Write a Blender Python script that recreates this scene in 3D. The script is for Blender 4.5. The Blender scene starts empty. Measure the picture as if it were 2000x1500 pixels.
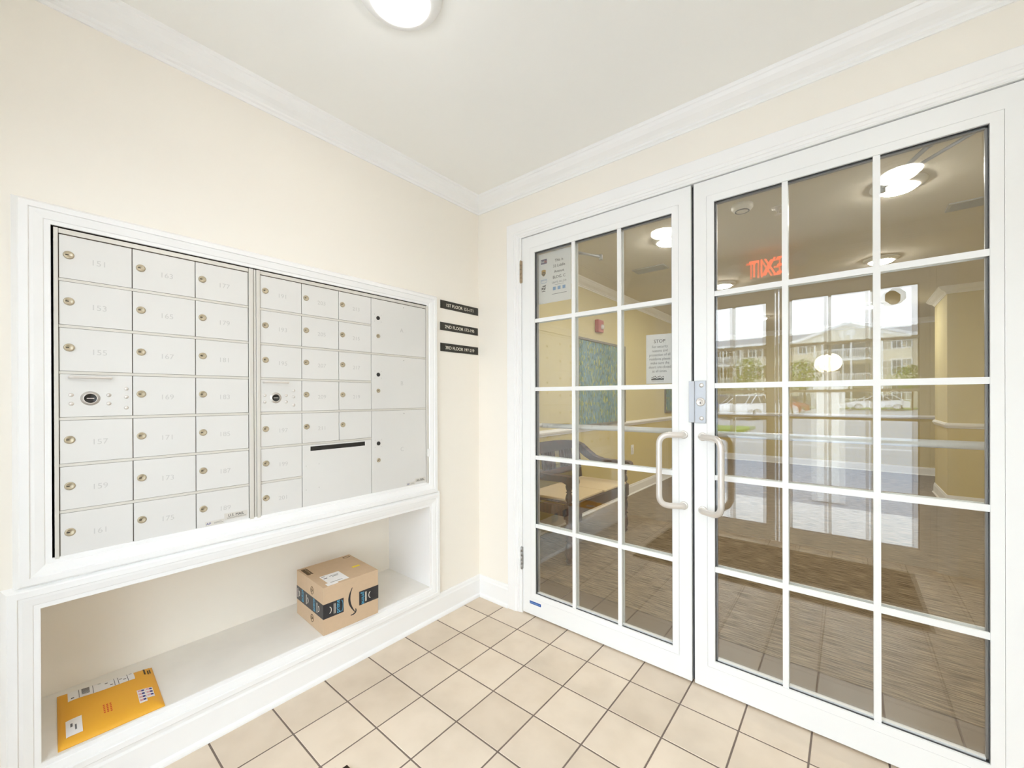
import bpy, bmesh, math, random
from mathutils import Vector, Matrix
random.seed(7)
PI = math.pi
S = bpy.context.scene
COL = S.collection

# ------------------------------------------------------------------ camera
cd = bpy.data.cameras.new('camera'); cam = bpy.data.objects.new('camera', cd); COL.objects.link(cam)
cd.sensor_fit = 'HORIZONTAL'; cd.sensor_width = 36.0
cd.lens = 799.17 * 36.0 / 2000.0
cd.shift_y = (777.82 - 750.0) / 2000.0
cd.clip_start = 0.02; cd.clip_end = 400
CAM = Vector((1.78575, -1.83760, 1.22511))
yaw, pitch, roll = 0.69030, -0.00153, -0.00350
Fv = Vector((-math.sin(yaw), math.cos(yaw), 0)); Rv = Vector((math.cos(yaw), math.sin(yaw), 0)); Uv = Vector((0, 0, 1))
F2 = Fv * math.cos(pitch) + Uv * math.sin(pitch); U2 = Uv * math.cos(pitch) - Fv * math.sin(pitch)
R3 = Rv * math.cos(roll) + U2 * math.sin(roll); U3 = U2 * math.cos(roll) - Rv * math.sin(roll)
M = Matrix((R3, U3, -F2)).transposed().to_4x4(); M.translation = CAM
cam.matrix_world = M
S.camera = cam

# ------------------------------------------------------------------ world, exposure
w = bpy.data.worlds.new('overcast_sky'); S.world = w; w.use_nodes = True
nt = w.node_tree; bg = nt.nodes['Background']
tc = nt.nodes.new('ShaderNodeTexCoord'); sp = nt.nodes.new('ShaderNodeSeparateXYZ'); cr = nt.nodes.new('ShaderNodeValToRGB')
nt.links.new(tc.outputs['Generated'], sp.inputs[0]); nt.links.new(sp.outputs['Z'], cr.inputs[0]); nt.links.new(cr.outputs[0], bg.inputs['Color'])
cr.color_ramp.elements[0].position = 0.0; cr.color_ramp.elements[0].color = (0.86, 0.925, 1.0, 1)
cr.color_ramp.elements[1].position = 0.7; cr.color_ramp.elements[1].color = (0.74, 0.85, 1.0, 1)
bg.inputs['Strength'].default_value = 6.8
S.view_settings.view_transform = 'Standard'; S.view_settings.look = 'None'
S.view_settings.exposure = 0.38; S.view_settings.gamma = 1.0; S.view_settings.use_curve_mapping = False
S.cycles.transparent_max_bounces = 32
S.cycles.max_bounces = 14; S.cycles.diffuse_bounces = 8; S.cycles.glossy_bounces = 5
S.cycles.use_denoising = True
S.cycles.sample_clamp_indirect = 10.0
LAMP = 28.0          # brightness of the vestibule's two ceiling lamps
LOBBY_LAMP = 150.0    # brightness of the lobby's ceiling lamps

# ------------------------------------------------------------------ materials
def srgb(r, g, b):
    f = lambda c: (c / 255) / 12.92 if c <= 10 else ((c / 255 + 0.055) / 1.055) ** 2.4
    return (f(r), f(g), f(b), 1.0)
def nodes_of(name):
    m = bpy.data.materials.new(name); m.use_nodes = True
    return m, m.node_tree.nodes, m.node_tree.links, m.node_tree.nodes['Principled BSDF']
def mat(name, col, rough=0.5, metal=0.0, var=0.03, scale=8.0, bump=0.0, bscale=60.0, spec=0.5, emit=0.0, ecol=None):
    """plain surface with a little procedural mottling and optional bump"""
    m, N, L, p = nodes_of(name)
    p.inputs['Roughness'].default_value = rough; p.inputs['Metallic'].default_value = metal
    p.inputs['Specular IOR Level'].default_value = spec
    t = N.new('ShaderNodeTexCoord'); n = N.new('ShaderNodeTexNoise'); n.inputs['Scale'].default_value = scale; n.inputs['Detail'].default_value = 4
    L.new(t.outputs['Object'], n.inputs['Vector'])
    mx = N.new('ShaderNodeMix'); mx.data_type = 'RGBA'
    mx.inputs[6].default_value = tuple(max(0, c * (1 - var)) for c in col[:3]) + (1,)
    mx.inputs[7].default_value = tuple(min(1, c * (1 + var)) for c in col[:3]) + (1,)
    L.new(n.outputs['Fac'], mx.inputs[0]); L.new(mx.outputs[2], p.inputs['Base Color'])
    if bump:
        n2 = N.new('ShaderNodeTexNoise'); n2.inputs['Scale'].default_value = bscale; n2.inputs['Detail'].default_value = 3
        L.new(t.outputs['Object'], n2.inputs['Vector'])
        b = N.new('ShaderNodeBump'); b.inputs['Strength'].default_value = bump; b.inputs['Distance'].default_value = 0.002
        L.new(n2.outputs['Fac'], b.inputs['Height']); L.new(b.outputs[0], p.inputs['Normal'])
    if emit:
        p.inputs['Emission Color'].default_value = ecol or col; p.inputs['Emission Strength'].default_value = emit
    return m
def glass_mat(name, tint=(1, 1, 1, 1), ior=1.52):
    """clear pane: Fresnel reflection over straight-through transmission"""
    m, N, L, p = nodes_of(name); N.remove(p)
    out = [n for n in N if n.type == 'OUTPUT_MATERIAL'][0]
    g = N.new('ShaderNodeNewGeometry'); mi = N.new('ShaderNodeMix'); mi.data_type = 'FLOAT'
    mi.inputs[2].default_value = ior; mi.inputs[3].default_value = 1 / ior
    L.new(g.outputs['Backfacing'], mi.inputs[0])
    fr = N.new('ShaderNodeFresnel'); L.new(mi.outputs[0], fr.inputs['IOR'])
    tr = N.new('ShaderNodeBsdfTransparent'); tr.inputs[0].default_value = tint
    gl = N.new('ShaderNodeBsdfGlossy'); gl.inputs['Roughness'].default_value = 0.0
    ms = N.new('ShaderNodeMixShader'); L.new(fr.outputs[0], ms.inputs[0]); L.new(tr.outputs[0], ms.inputs[1]); L.new(gl.outputs[0], ms.inputs[2])
    L.new(ms.outputs[0], out.inputs[0])
    return m
def tile_mat(name='beige_tile', ca=srgb(216, 200, 179), cb=srgb(228, 213, 193)):
    m, N, L, p = nodes_of(name)
    p.inputs['Roughness'].default_value = 0.42
    g = N.new('ShaderNodeNewGeometry'); t = N.new('ShaderNodeTexCoord'); n = N.new('ShaderNodeTexNoise')
    n.inputs['Scale'].default_value = 9; n.inputs['Detail'].default_value = 6; L.new(t.outputs['Object'], n.inputs['Vector'])
    c1 = N.new('ShaderNodeMix'); c1.data_type = 'RGBA'; c1.inputs[6].default_value = ca; c1.inputs[7].default_value = cb
    L.new(g.outputs['Random Per Island'], c1.inputs[0])
    c2 = N.new('ShaderNodeMix'); c2.data_type = 'RGBA'; c2.blend_type = 'MULTIPLY'; c2.inputs[0].default_value = 0.3
    r = N.new('ShaderNodeValToRGB'); r.color_ramp.elements[0].color = (.72, .68, .62, 1); r.color_ramp.elements[0].position = .25; r.color_ramp.elements[1].color = (1, 1, 1, 1); r.color_ramp.elements[1].position = .6
    L.new(n.outputs['Fac'], r.inputs[0]); L.new(c1.outputs[2], c2.inputs[6]); L.new(r.outputs[0], c2.inputs[7]); L.new(c2.outputs[2], p.inputs['Base Color'])
    b = N.new('ShaderNodeBump'); b.inputs['Strength'].default_value = .08; L.new(n.outputs['Fac'], b.inputs['Height']); L.new(b.outputs[0], p.inputs['Normal'])
    return m
def carpet_mat(name, ca, cb, joint=0.0):
    m, N, L, p = nodes_of(name)
    p.inputs['Roughness'].default_value = 0.95; p.inputs['Specular IOR Level'].default_value = 0.1
    t = N.new('ShaderNodeTexCoord'); mp = N.new('ShaderNodeMapping'); mp.inputs['Scale'].default_value = (9, 140, 1)
    n = N.new('ShaderNodeTexNoise'); n.inputs['Scale'].default_value = 1; n.inputs['Detail'].default_value = 3
    L.new(t.outputs['Object'], mp.inputs[0]); L.new(mp.outputs[0], n.inputs['Vector'])
    r = N.new('ShaderNodeValToRGB'); r.color_ramp.elements[0].position = .36; r.color_ramp.elements[1].position = .66
    r.color_ramp.elements[0].color = ca; r.color_ramp.elements[1].color = cb
    L.new(n.outputs['Fac'], r.inputs[0]); L.new(r.outputs[0], p.inputs['Base Color'])
    b = N.new('ShaderNodeBump'); b.inputs['Strength'].default_value = .6; b.inputs['Distance'].default_value = .003
    L.new(n.outputs['Fac'], b.inputs['Height']); L.new(b.outputs[0], p.inputs['Normal'])
    return m
def wood_mat(name, ca, cb, rough=.3):
    m, N, L, p = nodes_of(name); p.inputs['Roughness'].default_value = rough
    t = N.new('ShaderNodeTexCoord'); wv = N.new('ShaderNodeTexWave'); wv.inputs['Scale'].default_value = 9; wv.inputs['Distortion'].default_value = 6; wv.inputs['Detail'].default_value = 3
    L.new(t.outputs['Object'], wv.inputs['Vector'])
    mx = N.new('ShaderNodeMix'); mx.data_type = 'RGBA'; mx.inputs[6].default_value = ca; mx.inputs[7].default_value = cb
    L.new(wv.outputs['Fac'], mx.inputs[0]); L.new(mx.outputs[2], p.inputs['Base Color'])
    return m
def canvas_mat():
    m, N, L, p = nodes_of('painted_canvas'); p.inputs['Roughness'].default_value = .6
    t = N.new('ShaderNodeTexCoord'); mp = N.new('ShaderNodeMapping'); mp.inputs['Scale'].default_value = (1, 60, 26)
    v = N.new('ShaderNodeTexVoronoi'); v.inputs['Scale'].default_value = 1.0; L.new(t.outputs['Object'], mp.inputs[0]); L.new(mp.outputs[0], v.inputs['Vector'])
    r = N.new('ShaderNodeValToRGB'); e = r.color_ramp.elements
    e[0].position = 0; e[0].color = srgb(70, 112, 118); e[1].position = 1; e[1].color = srgb(120, 142, 70)
    for pos, c in ((.25, (110, 150, 150)), (.45, (62, 92, 80)), (.6, (176, 176, 78)), (.75, (88, 128, 140))):
        q = e.new(pos); q.color = srgb(*c)
    sx = N.new('ShaderNodeSeparateColor'); L.new(v.outputs['Color'], sx.inputs[0]); L.new(sx.outputs[0], r.inputs[0]); L.new(r.outputs[0], p.inputs['Base Color'])
    return m
def siding_mat(name, col):
    m, N, L, p = nodes_of(name); p.inputs['Roughness'].default_value = .8
    t = N.new('ShaderNodeTexCoord'); wv = N.new('ShaderNodeTexWave'); wv.bands_direction = 'Z'; wv.wave_profile = 'SAW'; wv.inputs['Scale'].default_value = 1.6
    L.new(t.outputs['Object'], wv.inputs['Vector'])
    mx = N.new('ShaderNodeMix'); mx.data_type = 'RGBA'; mx.inputs[6].default_value = tuple(c * .85 for c in col[:3]) + (1,); mx.inputs[7].default_value = col
    L.new(wv.outputs['Fac'], mx.inputs[0]); L.new(mx.outputs[2], p.inputs['Base Color'])
    return m
def niche_shelf_mat():
    m = mat('worn_white_shelf', srgb(238, 236, 231), .7, var=.04, scale=14)
    return m

def paper_mat(name, col):
    m = mat(name, col, .85, var=.005); N, L = m.node_tree.nodes, m.node_tree.links
    p = N['Principled BSDF']; out = [n for n in N if n.type == 'OUTPUT_MATERIAL'][0]
    t = N.new('ShaderNodeBsdfTranslucent'); t.inputs[0].default_value = col
    x = N.new('ShaderNodeMixShader'); x.inputs[0].default_value = .38
    L.new(p.outputs[0], x.inputs[1]); L.new(t.outputs[0], x.inputs[2]); L.new(x.outputs[0], out.inputs[0])
    return m
MT = dict(
    wall=mat('cream_paint', srgb(243, 238, 228), .75, var=.012, scale=2, bump=.05, bscale=180),
    ceil=mat('ceiling_paint', srgb(244, 243, 239), .85, var=.01, scale=2, bump=.05, bscale=150),
    trim=mat('white_trim_paint', srgb(243, 243, 242), .38, var=.008, scale=3),
    door=mat('white_door_enamel', srgb(240, 241, 240), .35, var=.008, scale=3),
    tile=tile_mat(), browntile=tile_mat('brown_grey_tile', srgb(120, 105, 90), srgb(130, 115, 98)),
    grout=mat('grey_brown_grout', srgb(122, 108, 98), .9, var=.25, scale=5),
    silver=mat('silver_painted_aluminium', srgb(226, 225, 222), .38, metal=.15, var=.012, scale=4, bump=.02, bscale=400),
    strip=mat('brushed_aluminium_strip', srgb(222, 219, 212), .35, metal=.35, var=.03, scale=20),
    dark=mat('dark_gap', srgb(92, 78, 64), .8),
    black=mat('black_plastic', srgb(30, 28, 26), .4),
    blacksign=mat('black_engraving_plate', srgb(44, 42, 36), .45),
    white=mat('white_lettering', srgb(240, 236, 222), .5, var=0.0),
    engr=mat('stamped_number', srgb(205, 204, 201), .55, metal=.1, var=.02),
    brass=mat('aged_brass_lock', srgb(186, 174, 150), .35, metal=.6, var=.12, scale=90),
    nickel=mat('satin_nickel', srgb(226, 221, 215), .36, metal=.6, var=.03, scale=30),
    plate=mat('grey_steel_plate', srgb(188, 191, 196), .4, metal=.45, var=.03, scale=12),
    glass=glass_mat('clear_glass', (.98, .985, .98, 1), 1.68),
    gasket=mat('dark_gasket', srgb(60, 62, 64), .6),
    alu=mat('grey_spacer_bar', srgb(150, 150, 150), .4, metal=.5),
    hinge=mat('bronze_hinge', srgb(178, 160, 135), .35, metal=.8, var=.15, scale=80),
    greyhinge=mat('grey_hinge', srgb(165, 163, 160), .4, metal=.6, var=.1, scale=80),
    paper=mat('white_label_paper', srgb(240, 240, 240), .8, var=.005), sheet=paper_mat('white_sheet_paper', srgb(246, 246, 246)),
    bar=mat('pale_satin_bar', srgb(232, 232, 230), .35, metal=.1),
    ink=mat('black_ink', srgb(40, 40, 44), .8),
    greyink=mat('grey_ink', srgb(120, 120, 125), .8),
    kraft=mat('kraft_cardboard', srgb(204, 178, 148), .8, var=.05, scale=40, bump=.1, bscale=200),
    tape=mat('black_parcel_tape', srgb(44, 44, 48), .35, var=.1),
    cyan=mat('cyan_print', srgb(84, 176, 214), .5),
    yellow=mat('yellow_sticker', srgb(240, 214, 40), .5),
    envelope=mat('manila_yellow_paper', srgb(238, 176, 52), .6, var=.06, scale=6, bump=.25, bscale=22),
    redink=mat('red_ink', srgb(214, 84, 40), .7),
    flagred=mat('stamp_red', srgb(214, 110, 120), .7),
    flagblue=mat('stamp_blue', srgb(64, 70, 140), .7),
    blue=mat('blue_label', srgb(40, 84, 160), .4),
    shelf=niche_shelf_mat(),
    carpet=carpet_mat('striped_brown_carpet', srgb(92, 78, 60), srgb(164, 146, 118)),
    doormat=carpet_mat('dark_brown_mat', srgb(52, 42, 34), srgb(84, 70, 56)),
    lobbyup=mat('lobby_pale_yellow_paint', srgb(216, 204, 152), .8, var=.015, scale=2),
    lobbylow=mat('lobby_ochre_paint', srgb(208, 189, 112), .8, var=.015, scale=2),
    lobbyceil=mat('lobby_ceiling_paint', srgb(226, 220, 204), .85, var=.01),
    wood=wood_mat('dark_mahogany', srgb(50, 26, 18), srgb(82, 44, 30)),
    pad=mat('tan_seat_pad', srgb(228, 206, 164), .85, var=.05, scale=12, bump=.15, bscale=120),
    canvas=canvas_mat(),
    red=mat('red_enamel', srgb(178, 58, 48), .4),
    lens=mat('clear_lens', srgb(235, 235, 240), .15),
    glow=mat('lit_opal_diffuser', (1, .97, .93, 1), .4, emit=LAMP, ecol=(1, .965, .92, 1)),
    lobbyglow=mat('lit_lobby_diffuser', (1, .92, .78, 1), .4, emit=LOBBY_LAMP, ecol=(1, .95, .88, 1)),
    exitred=mat('lit_red_letters', (1, .1, .05, 1), .4, emit=6, ecol=(1, .12, .05, 1)),
    globe=mat('lit_opal_globe', (1, .92, .7, 1), .3, emit=10, ecol=(1, .9, .66, 1)),
    asphalt=mat('asphalt', srgb(150, 152, 156), .9, var=.12, scale=3, bump=.2, bscale=90),
    concrete=mat('pale_concrete', srgb(206, 202, 196), .85, var=.06, scale=5, bump=.1, bscale=70),
    paintline=mat('white_road_paint', srgb(235, 235, 235), .8),
    grass=mat('lawn_green', srgb(110, 140, 66), .95, var=.25, scale=30, bump=.6, bscale=90),
    leaf=mat('leaf_green', srgb(104, 134, 60), .9, var=.35, scale=9, bump=.8, bscale=25),
    bark=mat('bark_brown', srgb(96, 78, 62), .9, var=.2, scale=20),
    siding=siding_mat('beige_siding', srgb(232, 226, 212)),
    siding2=siding_mat('tan_siding', srgb(222, 212, 192)),
    roof=mat('grey_shingle', srgb(150, 150, 154), .9, var=.15, scale=12),
    winglass=mat('window_glass_far', srgb(86, 96, 106), .15),
    shutter=mat('brown_shutter', srgb(96, 84, 76), .7),
    rubber=mat('tyre_rubber', srgb(34, 34, 36), .8),
    carglass=mat('car_window', srgb(40, 46, 54), .08),
    hubm=mat('silver_hub', srgb(205, 207, 210), .3, metal=.6),
    bluecar=mat('blue_car_paint', srgb(40, 74, 128), .2), whitecar=mat('white_car_paint', srgb(236, 236, 238), .2),
    silvercar=mat('silver_car_paint', srgb(168, 172, 178), .25, metal=.4), redcar=mat('red_car_paint', srgb(176, 74, 56), .2),
    greycar=mat('grey_car_paint', srgb(120, 126, 128), .25, metal=.3),
    octagon=mat('dark_octagon_sticker', srgb(120, 112, 92), .6),
    purple=mat('purple_print', srgb(84, 66, 110), .7), orange=mat('orange_print', srgb(222, 120, 60), .7),
    shield=mat('gold_print', srgb(196, 152, 60), .6), brownp=mat('brown_print', srgb(86, 66, 38), .7),
    skyp=mat('pale_blue_print', srgb(120, 160, 205), .7), greyp=mat('grey_print', srgb(96, 96, 100), .7),
)

# ------------------------------------------------------------------ object helpers
def setp(o, label=None, cat=None, group=None, kind=None):
    if label: o['label'] = label
    if cat: o['category'] = cat
    if group: o['group'] = group
    if kind: o['kind'] = kind
    return o
def empty(name, loc, label=None, cat=None, group=None, kind=None, rz=0.0):
    o = bpy.data.objects.new(name, None); COL.objects.link(o); o.location = loc; o.rotation_euler = (0, 0, rz)
    o.empty_display_size = .05
    return setp(o, label, cat, group, kind)
def origin_of(o):
    v = Vector((0, 0, 0))
    while o is not None:
        v += Vector(o.location); o = o.parent
    return v
class MB:
    """collects shapes in world coordinates, links them as one mesh object"""
    def __init__(s): s.bm = bmesh.new()
    def _m(s, faces, m, smooth=False):
        for f in faces: f.material_index = m; f.smooth = smooth
    def box(s, x0, x1, y0, y1, z0, z1, m=0, bev=0.0, seg=2):
        r = bmesh.ops.create_cube(s.bm, size=1.0, matrix=Matrix.Translation(((x0 + x1) / 2, (y0 + y1) / 2, (z0 + z1) / 2)) @ Matrix.Diagonal((abs(x1 - x0), abs(y1 - y0), abs(z1 - z0), 1)))
        vs = set(r['verts']); fs = [f for f in s.bm.faces if all(v in vs for v in f.verts)] if len(s.bm.faces) < 7 else list({f for v in vs for f in v.link_faces})
        s._m(fs, m)
        if bev:
            es = list({e for f in fs for e in f.edges})
            rb = bmesh.ops.bevel(s.bm, geom=es, offset=bev, segments=seg, profile=.5, affect='EDGES', clamp_overlap=True)
            s._m(rb['faces'], m, True)
        return s
    def obox(s, c, ax, ay, az, m=0, bev=0.0):
        """box with centre c and three half-axis vectors"""
        T = Matrix((Vector(ax) * 2, Vector(ay) * 2, Vector(az) * 2)).transposed().to_4x4(); T.translation = Vector(c)
        r = bmesh.ops.create_cube(s.bm, size=1.0, matrix=T); fs = list({f for v in r['verts'] for f in v.link_faces}); s._m(fs, m)
        if bev:
            rb = bmesh.ops.bevel(s.bm, geom=list({e for f in fs for e in f.edges}), offset=bev, segments=2, profile=.5, affect='EDGES', clamp_overlap=True); s._m(rb['faces'], m, True)
        return s
    def poly(s, pts, m=0):
        f = s.bm.faces.new([s.bm.verts.new(p) for p in pts]); f.material_index = m; return s
    def prism(s, pts, d, m=0):
        """closed polygon (3D points) pushed along d"""
        d = Vector(d); a = [s.bm.verts.new(p) for p in pts]; b = [s.bm.verts.new(Vector(p) + d) for p in pts]; n = len(pts)
        fs = [s.bm.faces.new(a), s.bm.faces.new(b[::-1])] + [s.bm.faces.new((a[(i + 1) % n], a[i], b[i], b[(i + 1) % n])) for i in range(n)]
        s._m(fs, m); return s
    def cyl(s, p0, p1, r0, r1=None, m=0, n=20, caps=True):
        r1 = r0 if r1 is None else r1
        return s.tube([p0, p1], [r0, r1], m, n, caps)
    def tube(s, pts, r, m=0, n=14, caps=True):
        pts = [Vector(p) for p in pts]; R = r if isinstance(r, (list, tuple)) else [r] * len(pts)
        rings = []; up = None
        for i, p in enumerate(pts):
            a = pts[max(i - 1, 0)]; b = pts[min(i + 1, len(pts) - 1)]; t = (b - a).normalized()
            if up is None:
                up = Vector((0, 0, 1)) if abs(t.z) < .9 else Vector((1, 0, 0))
            u = (up - t * up.dot(t)).normalized(); v = t.cross(u); up = u
            rings.append([s.bm.verts.new(p + (u * math.cos(2 * PI * k / n) + v * math.sin(2 * PI * k / n)) * R[i]) for k in range(n)])
        for A, B in zip(rings, rings[1:]):
            for k in range(n):
                f = s.bm.faces.new((A[k], A[(k + 1) % n], B[(k + 1) % n], B[k])); f.material_index = m; f.smooth = True
        if caps:
            for rg in (rings[0][::-1], rings[-1]):
                f = s.bm.faces.new(rg); f.material_index = m
        return s
    def lathe(s, prof, c, axis=(0, 0, 1), m=0, n=32):
        """profile of (radius, height) about an axis through c"""
        ax = Vector(axis).normalized(); u = ax.orthogonal().normalized(); v = ax.cross(u); c = Vector(c); rings = []
        for r, h in prof:
            if r < 1e-6: rings.append([s.bm.verts.new(c + ax * h)])
            else: rings.append([s.bm.verts.new(c + ax * h + (u * math.cos(2 * PI * k / n) + v * math.sin(2 * PI * k / n)) * r) for k in range(n)])
        for i, (A, B) in enumerate(zip(rings, rings[1:])):
            mm = m[i] if isinstance(m, (list, tuple)) else m
            for k in range(n):
                q = [A[k % len(A)], A[(k + 1) % len(A)], B[(k + 1) % len(B)], B[k % len(B)]]
                q = [x for j, x in enumerate(q) if x not in q[:j]]
                if len(q) > 2:
                    f = s.bm.faces.new(q); f.material_index = mm; f.smooth = True
        return s
    def sphere(s, c, r, m=0, sub=2, sc=(1, 1, 1), jit=0.0):
        T = Matrix.Translation(c) @ Matrix.Diagonal((sc[0], sc[1], sc[2], 1))
        rr = bmesh.ops.create_icosphere(s.bm, subdivisions=sub, radius=r, matrix=T)
        for v in rr['verts']:
            if jit: v.co += Vector((random.uniform(-1, 1), random.uniform(-1, 1), random.uniform(-1, 1))) * jit
        s._m({f for v in rr['verts'] for f in v.link_faces}, m, True); return s
    def sweep(s, path, prof, to3, closed=False, side=1, m=0, caps=True):
        """mitred moulding: path of 2D points, profile of (inset, height), side = +1 when inset goes left of travel"""
        P = [Vector(p) for p in path]; n = len(P); rows = []
        for i in range(n):
            def nrm(a, b):
                d = (b - a).normalized(); return Vector((-d.y, d.x)) * side
            ns = []
            if closed or i > 0: ns.append(nrm(P[i - 1], P[i]))
            if closed or i < n - 1: ns.append(nrm(P[i], P[(i + 1) % n]))
            if len(ns) == 2:
                b = (ns[0] + ns[1]); b = b / (1 + ns[0].dot(ns[1]))
            else: b = ns[0]
            rows.append([s.bm.verts.new(to3(P[i] + b * w_, t_)) for w_, t_ in prof])
        k = len(prof)
        for i in range(n if closed else n - 1):
            A, B = rows[i], rows[(i + 1) % n]
            for j in range(k - 1):
                f = s.bm.faces.new((A[j], A[j + 1], B[j + 1], B[j])); f.material_index = m
        if caps and not closed:
            for rg in (rows[0], rows[-1]):
                f = s.bm.faces.new(rg); f.material_index = m
        return s
    def add_mesh(s, me, T, m=0):
        b = bmesh.new(); b.from_mesh(me); b.transform(T)
        mp = {v: s.bm.verts.new(v.co) for v in b.verts}
        for f in b.faces:
            try: q = s.bm.faces.new([mp[v] for v in f.verts]); q.material_index = m
            except ValueError: pass
        b.free(); return s
    def text(s, txt, size, origin, right, up, m=0, align='CENTER', depth=0.0006, squeeze=1.0):
        """raised lettering; origin is the middle of the baseline (or its left end)"""
        cu = bpy.data.curves.new('lettering_curve', 'FONT'); cu.body = txt; cu.size = size; cu.align_x = align; cu.extrude = depth; cu.resolution_u = 3
        o = bpy.data.objects.new('lettering_curve', cu); me = bpy.data.meshes.new_from_object(o)
        r = Vector(right).normalized(); u = Vector(up).normalized(); nn = r.cross(u)
        T = Matrix((r * squeeze, u, nn)).transposed().to_4x4(); T.translation = Vector(origin) + nn * depth
        s.add_mesh(me, T, m)
        bpy.data.objects.remove(o); bpy.data.curves.remove(cu); bpy.data.meshes.remove(me)
        return s
    def build(s, name, mats, parent=None, label=None, cat=None, group=None, kind=None, fixn=True):
        if fixn: bmesh.ops.recalc_face_normals(s.bm, faces=s.bm.faces[:])
        off = origin_of(parent)
        if parent is not None: bmesh.ops.translate(s.bm, verts=s.bm.verts[:], vec=-off)
        me = bpy.data.meshes.new(name); s.bm.to_mesh(me); s.bm.free()
        for q in (mats if isinstance(mats, (list, tuple)) else [mats]): me.materials.append(MT[q] if isinstance(q, str) else q)
        o = bpy.data.objects.new(name, me); COL.objects.link(o)
        if parent is not None: o.parent = parent
        return setp(o, label, cat, group, kind)
def struct(mb, name, mats, label, cat, parent=None):
    return mb.build(name, mats, parent, label, cat, None, 'structure')
def copy_tree(o, parent=None):
    c = o.copy(); COL.objects.link(c)
    if parent is not None: c.parent = parent
    for ch in list(o.children): copy_tree(ch, c)
    return c
def arc_path(pts, rad, seg=6):
    """polyline with rounded corners"""
    pts = [Vector(p) for p in pts]; out = [pts[0]]
    for i in range(1, len(pts) - 1):
        a, b, c = pts[i - 1], pts[i], pts[i + 1]; d1 = (a - b).normalized(); d2 = (c - b).normalized()
        r = min(rad, (a - b).length * .48, (c - b).length * .48); p, q = b + d1 * r, b + d2 * r
        for k in range(seg + 1):
            t = k / seg; out.append((1 - t) ** 2 * p + 2 * t * (1 - t) * b + t * t * q)
    out.append(pts[-1]); return out

# ------------------------------------------------------------------ the room shell
H = 2.44; XR = 2.55; YB = -2.20; WT = 0.12
T = 0.2085; TX, TY = 0.009, 0.053
LX0, LX1, LY1 = -0.35, 3.60, 7.10; BX, BY = 2.62, 4.75     # lobby and its projecting block
# tiled floor: one bevelled block per tile over a grout bed
mb = MB()
mb.box(-.45, LX1, YB - .05, .43, -.06, -.0012, 1)
g = .0026
i0 = math.floor((-.45 - TX) / T)
for i in range(i0, int((LX1 - TX) / T) + 1):
    for j in range(-2, 12):
        x0, x1 = TX + i * T, TX + (i + 1) * T; y1, y0 = TY - j * T, TY - (j + 1) * T
        x0, x1 = max(x0, -.45), min(x1, LX1); y0, y1 = max(y0, YB - .05), min(y1, .43)
        if x1 - x0 < .01 or y1 - y0 < .01: continue
        a = [(x0 + g, y0 + g), (x1 - g, y0 + g), (x1 - g, y1 - g), (x0 + g, y1 - g)]
        q = .0015
        b = [(x0 + g + q, y0 + g + q), (x1 - g - q, y0 + g + q), (x1 - g - q, y1 - g - q), (x0 + g + q, y1 - g - q)]
        va = [mb.bm.verts.new((u, v, -.0015)) for u, v in a]; vb = [mb.bm.verts.new((u, v, 0)) for u, v in b]
        fm = 2 if y0 > .04 else 0
        mb.bm.faces.new(vb).material_index = fm
        for k in range(4): mb.bm.faces.new((va[k], va[(k + 1) % 4], vb[(k + 1) % 4], vb[k])).material_index = fm
struct(mb, 'floor', ['tile', 'grout', 'browntile'], 'beige square ceramic tile floor with grey grout in the vestibule', 'floor')
struct(MB().box(LX0 - .1, LX1 + .1, .43, LY1 + .1, -.06, .004), 'floor_lobby', ['carpet'], 'brown striped carpet floor of the lobby behind the glass doors', 'floor')
struct(MB().box(-.5, XR + WT, YB - WT, WT * .5, H, H + .15), 'ceiling', ['ceil'], 'off-white flat ceiling of the vestibule', 'ceiling')
struct(MB().box(LX0 - WT, LX1 + WT, WT * .5, LY1 + WT, H, H + .15), 'ceiling_lobby', ['lobbyceil'], 'off-white lobby ceiling seen through the glass doors', 'ceiling')

# left wall with two openings: mailbox recess and parcel niche
MY0, MY1, MZ0, MZ1 = -1.7735, -.411, .7585, 1.7315
NY0, NY1, NZ0, NZ1 = -1.796, -.397, .188, .644
mb = MB()
mb.box(-WT, 0, YB - WT, MY0 - .03, 0, H); mb.box(-WT, 0, MY1 + .02, .06, 0, H)
mb.box(-WT, 0, MY0 - .03, MY1 + .02, MZ1 + .01, H); mb.box(-WT, 0, MY0 - .03, MY1 + .02, NZ1 + .01, MZ0 - .01); mb.box(-WT, 0, MY0 - .03, MY1 + .02, 0, NZ0 - .02)
wl = struct(mb, 'wall_left', ['wall'], 'cream painted wall on the left holding the mailboxes', 'wall')
mb = MB()      # niche lining
mb.box(-.40, -.378, NY0 - .02, NY1 + .02, NZ0 - .02, NZ1 + .02)
mb.box(-.40, .0, NY0 - .02, NY0, NZ0, NZ1, 1); mb.box(-.40, .0, NY1, NY1 + .02, NZ0, NZ1, 1); mb.box(-.40, .0, NY0, NY1, NZ1, NZ1 + .02)
mb.build('niche_lining', ['wall', 'trim'], wl)
MB().box(-.378, .004, NY0, NY1, NZ0 - .02, NZ0).build('niche_shelf', ['shelf'], wl, 'worn off-white shelf board at the bottom of the niche')
# mailbox recess lining
mb = MB(); mb.box(-.40, -.395, MY0 - .02, MY1 + .02, MZ0 - .01, MZ1 + .01)
mb.box(-.395, -.001, MY0 - .02, MY0 - .012, MZ0, MZ1); mb.box(-.395, -.001, MY1 + .006, MY1 + .014, MZ0, MZ1)
mb.box(-.40, -.001, MY0 - .02, MY1 + .014, MZ1, MZ1 + .008); mb.box(-.40, -.001, MY0 - .02, MY1 + .014, MZ0 - .009, MZ0 - .001)
mb.build('recess_lining', ['dark'], wl)

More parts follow.
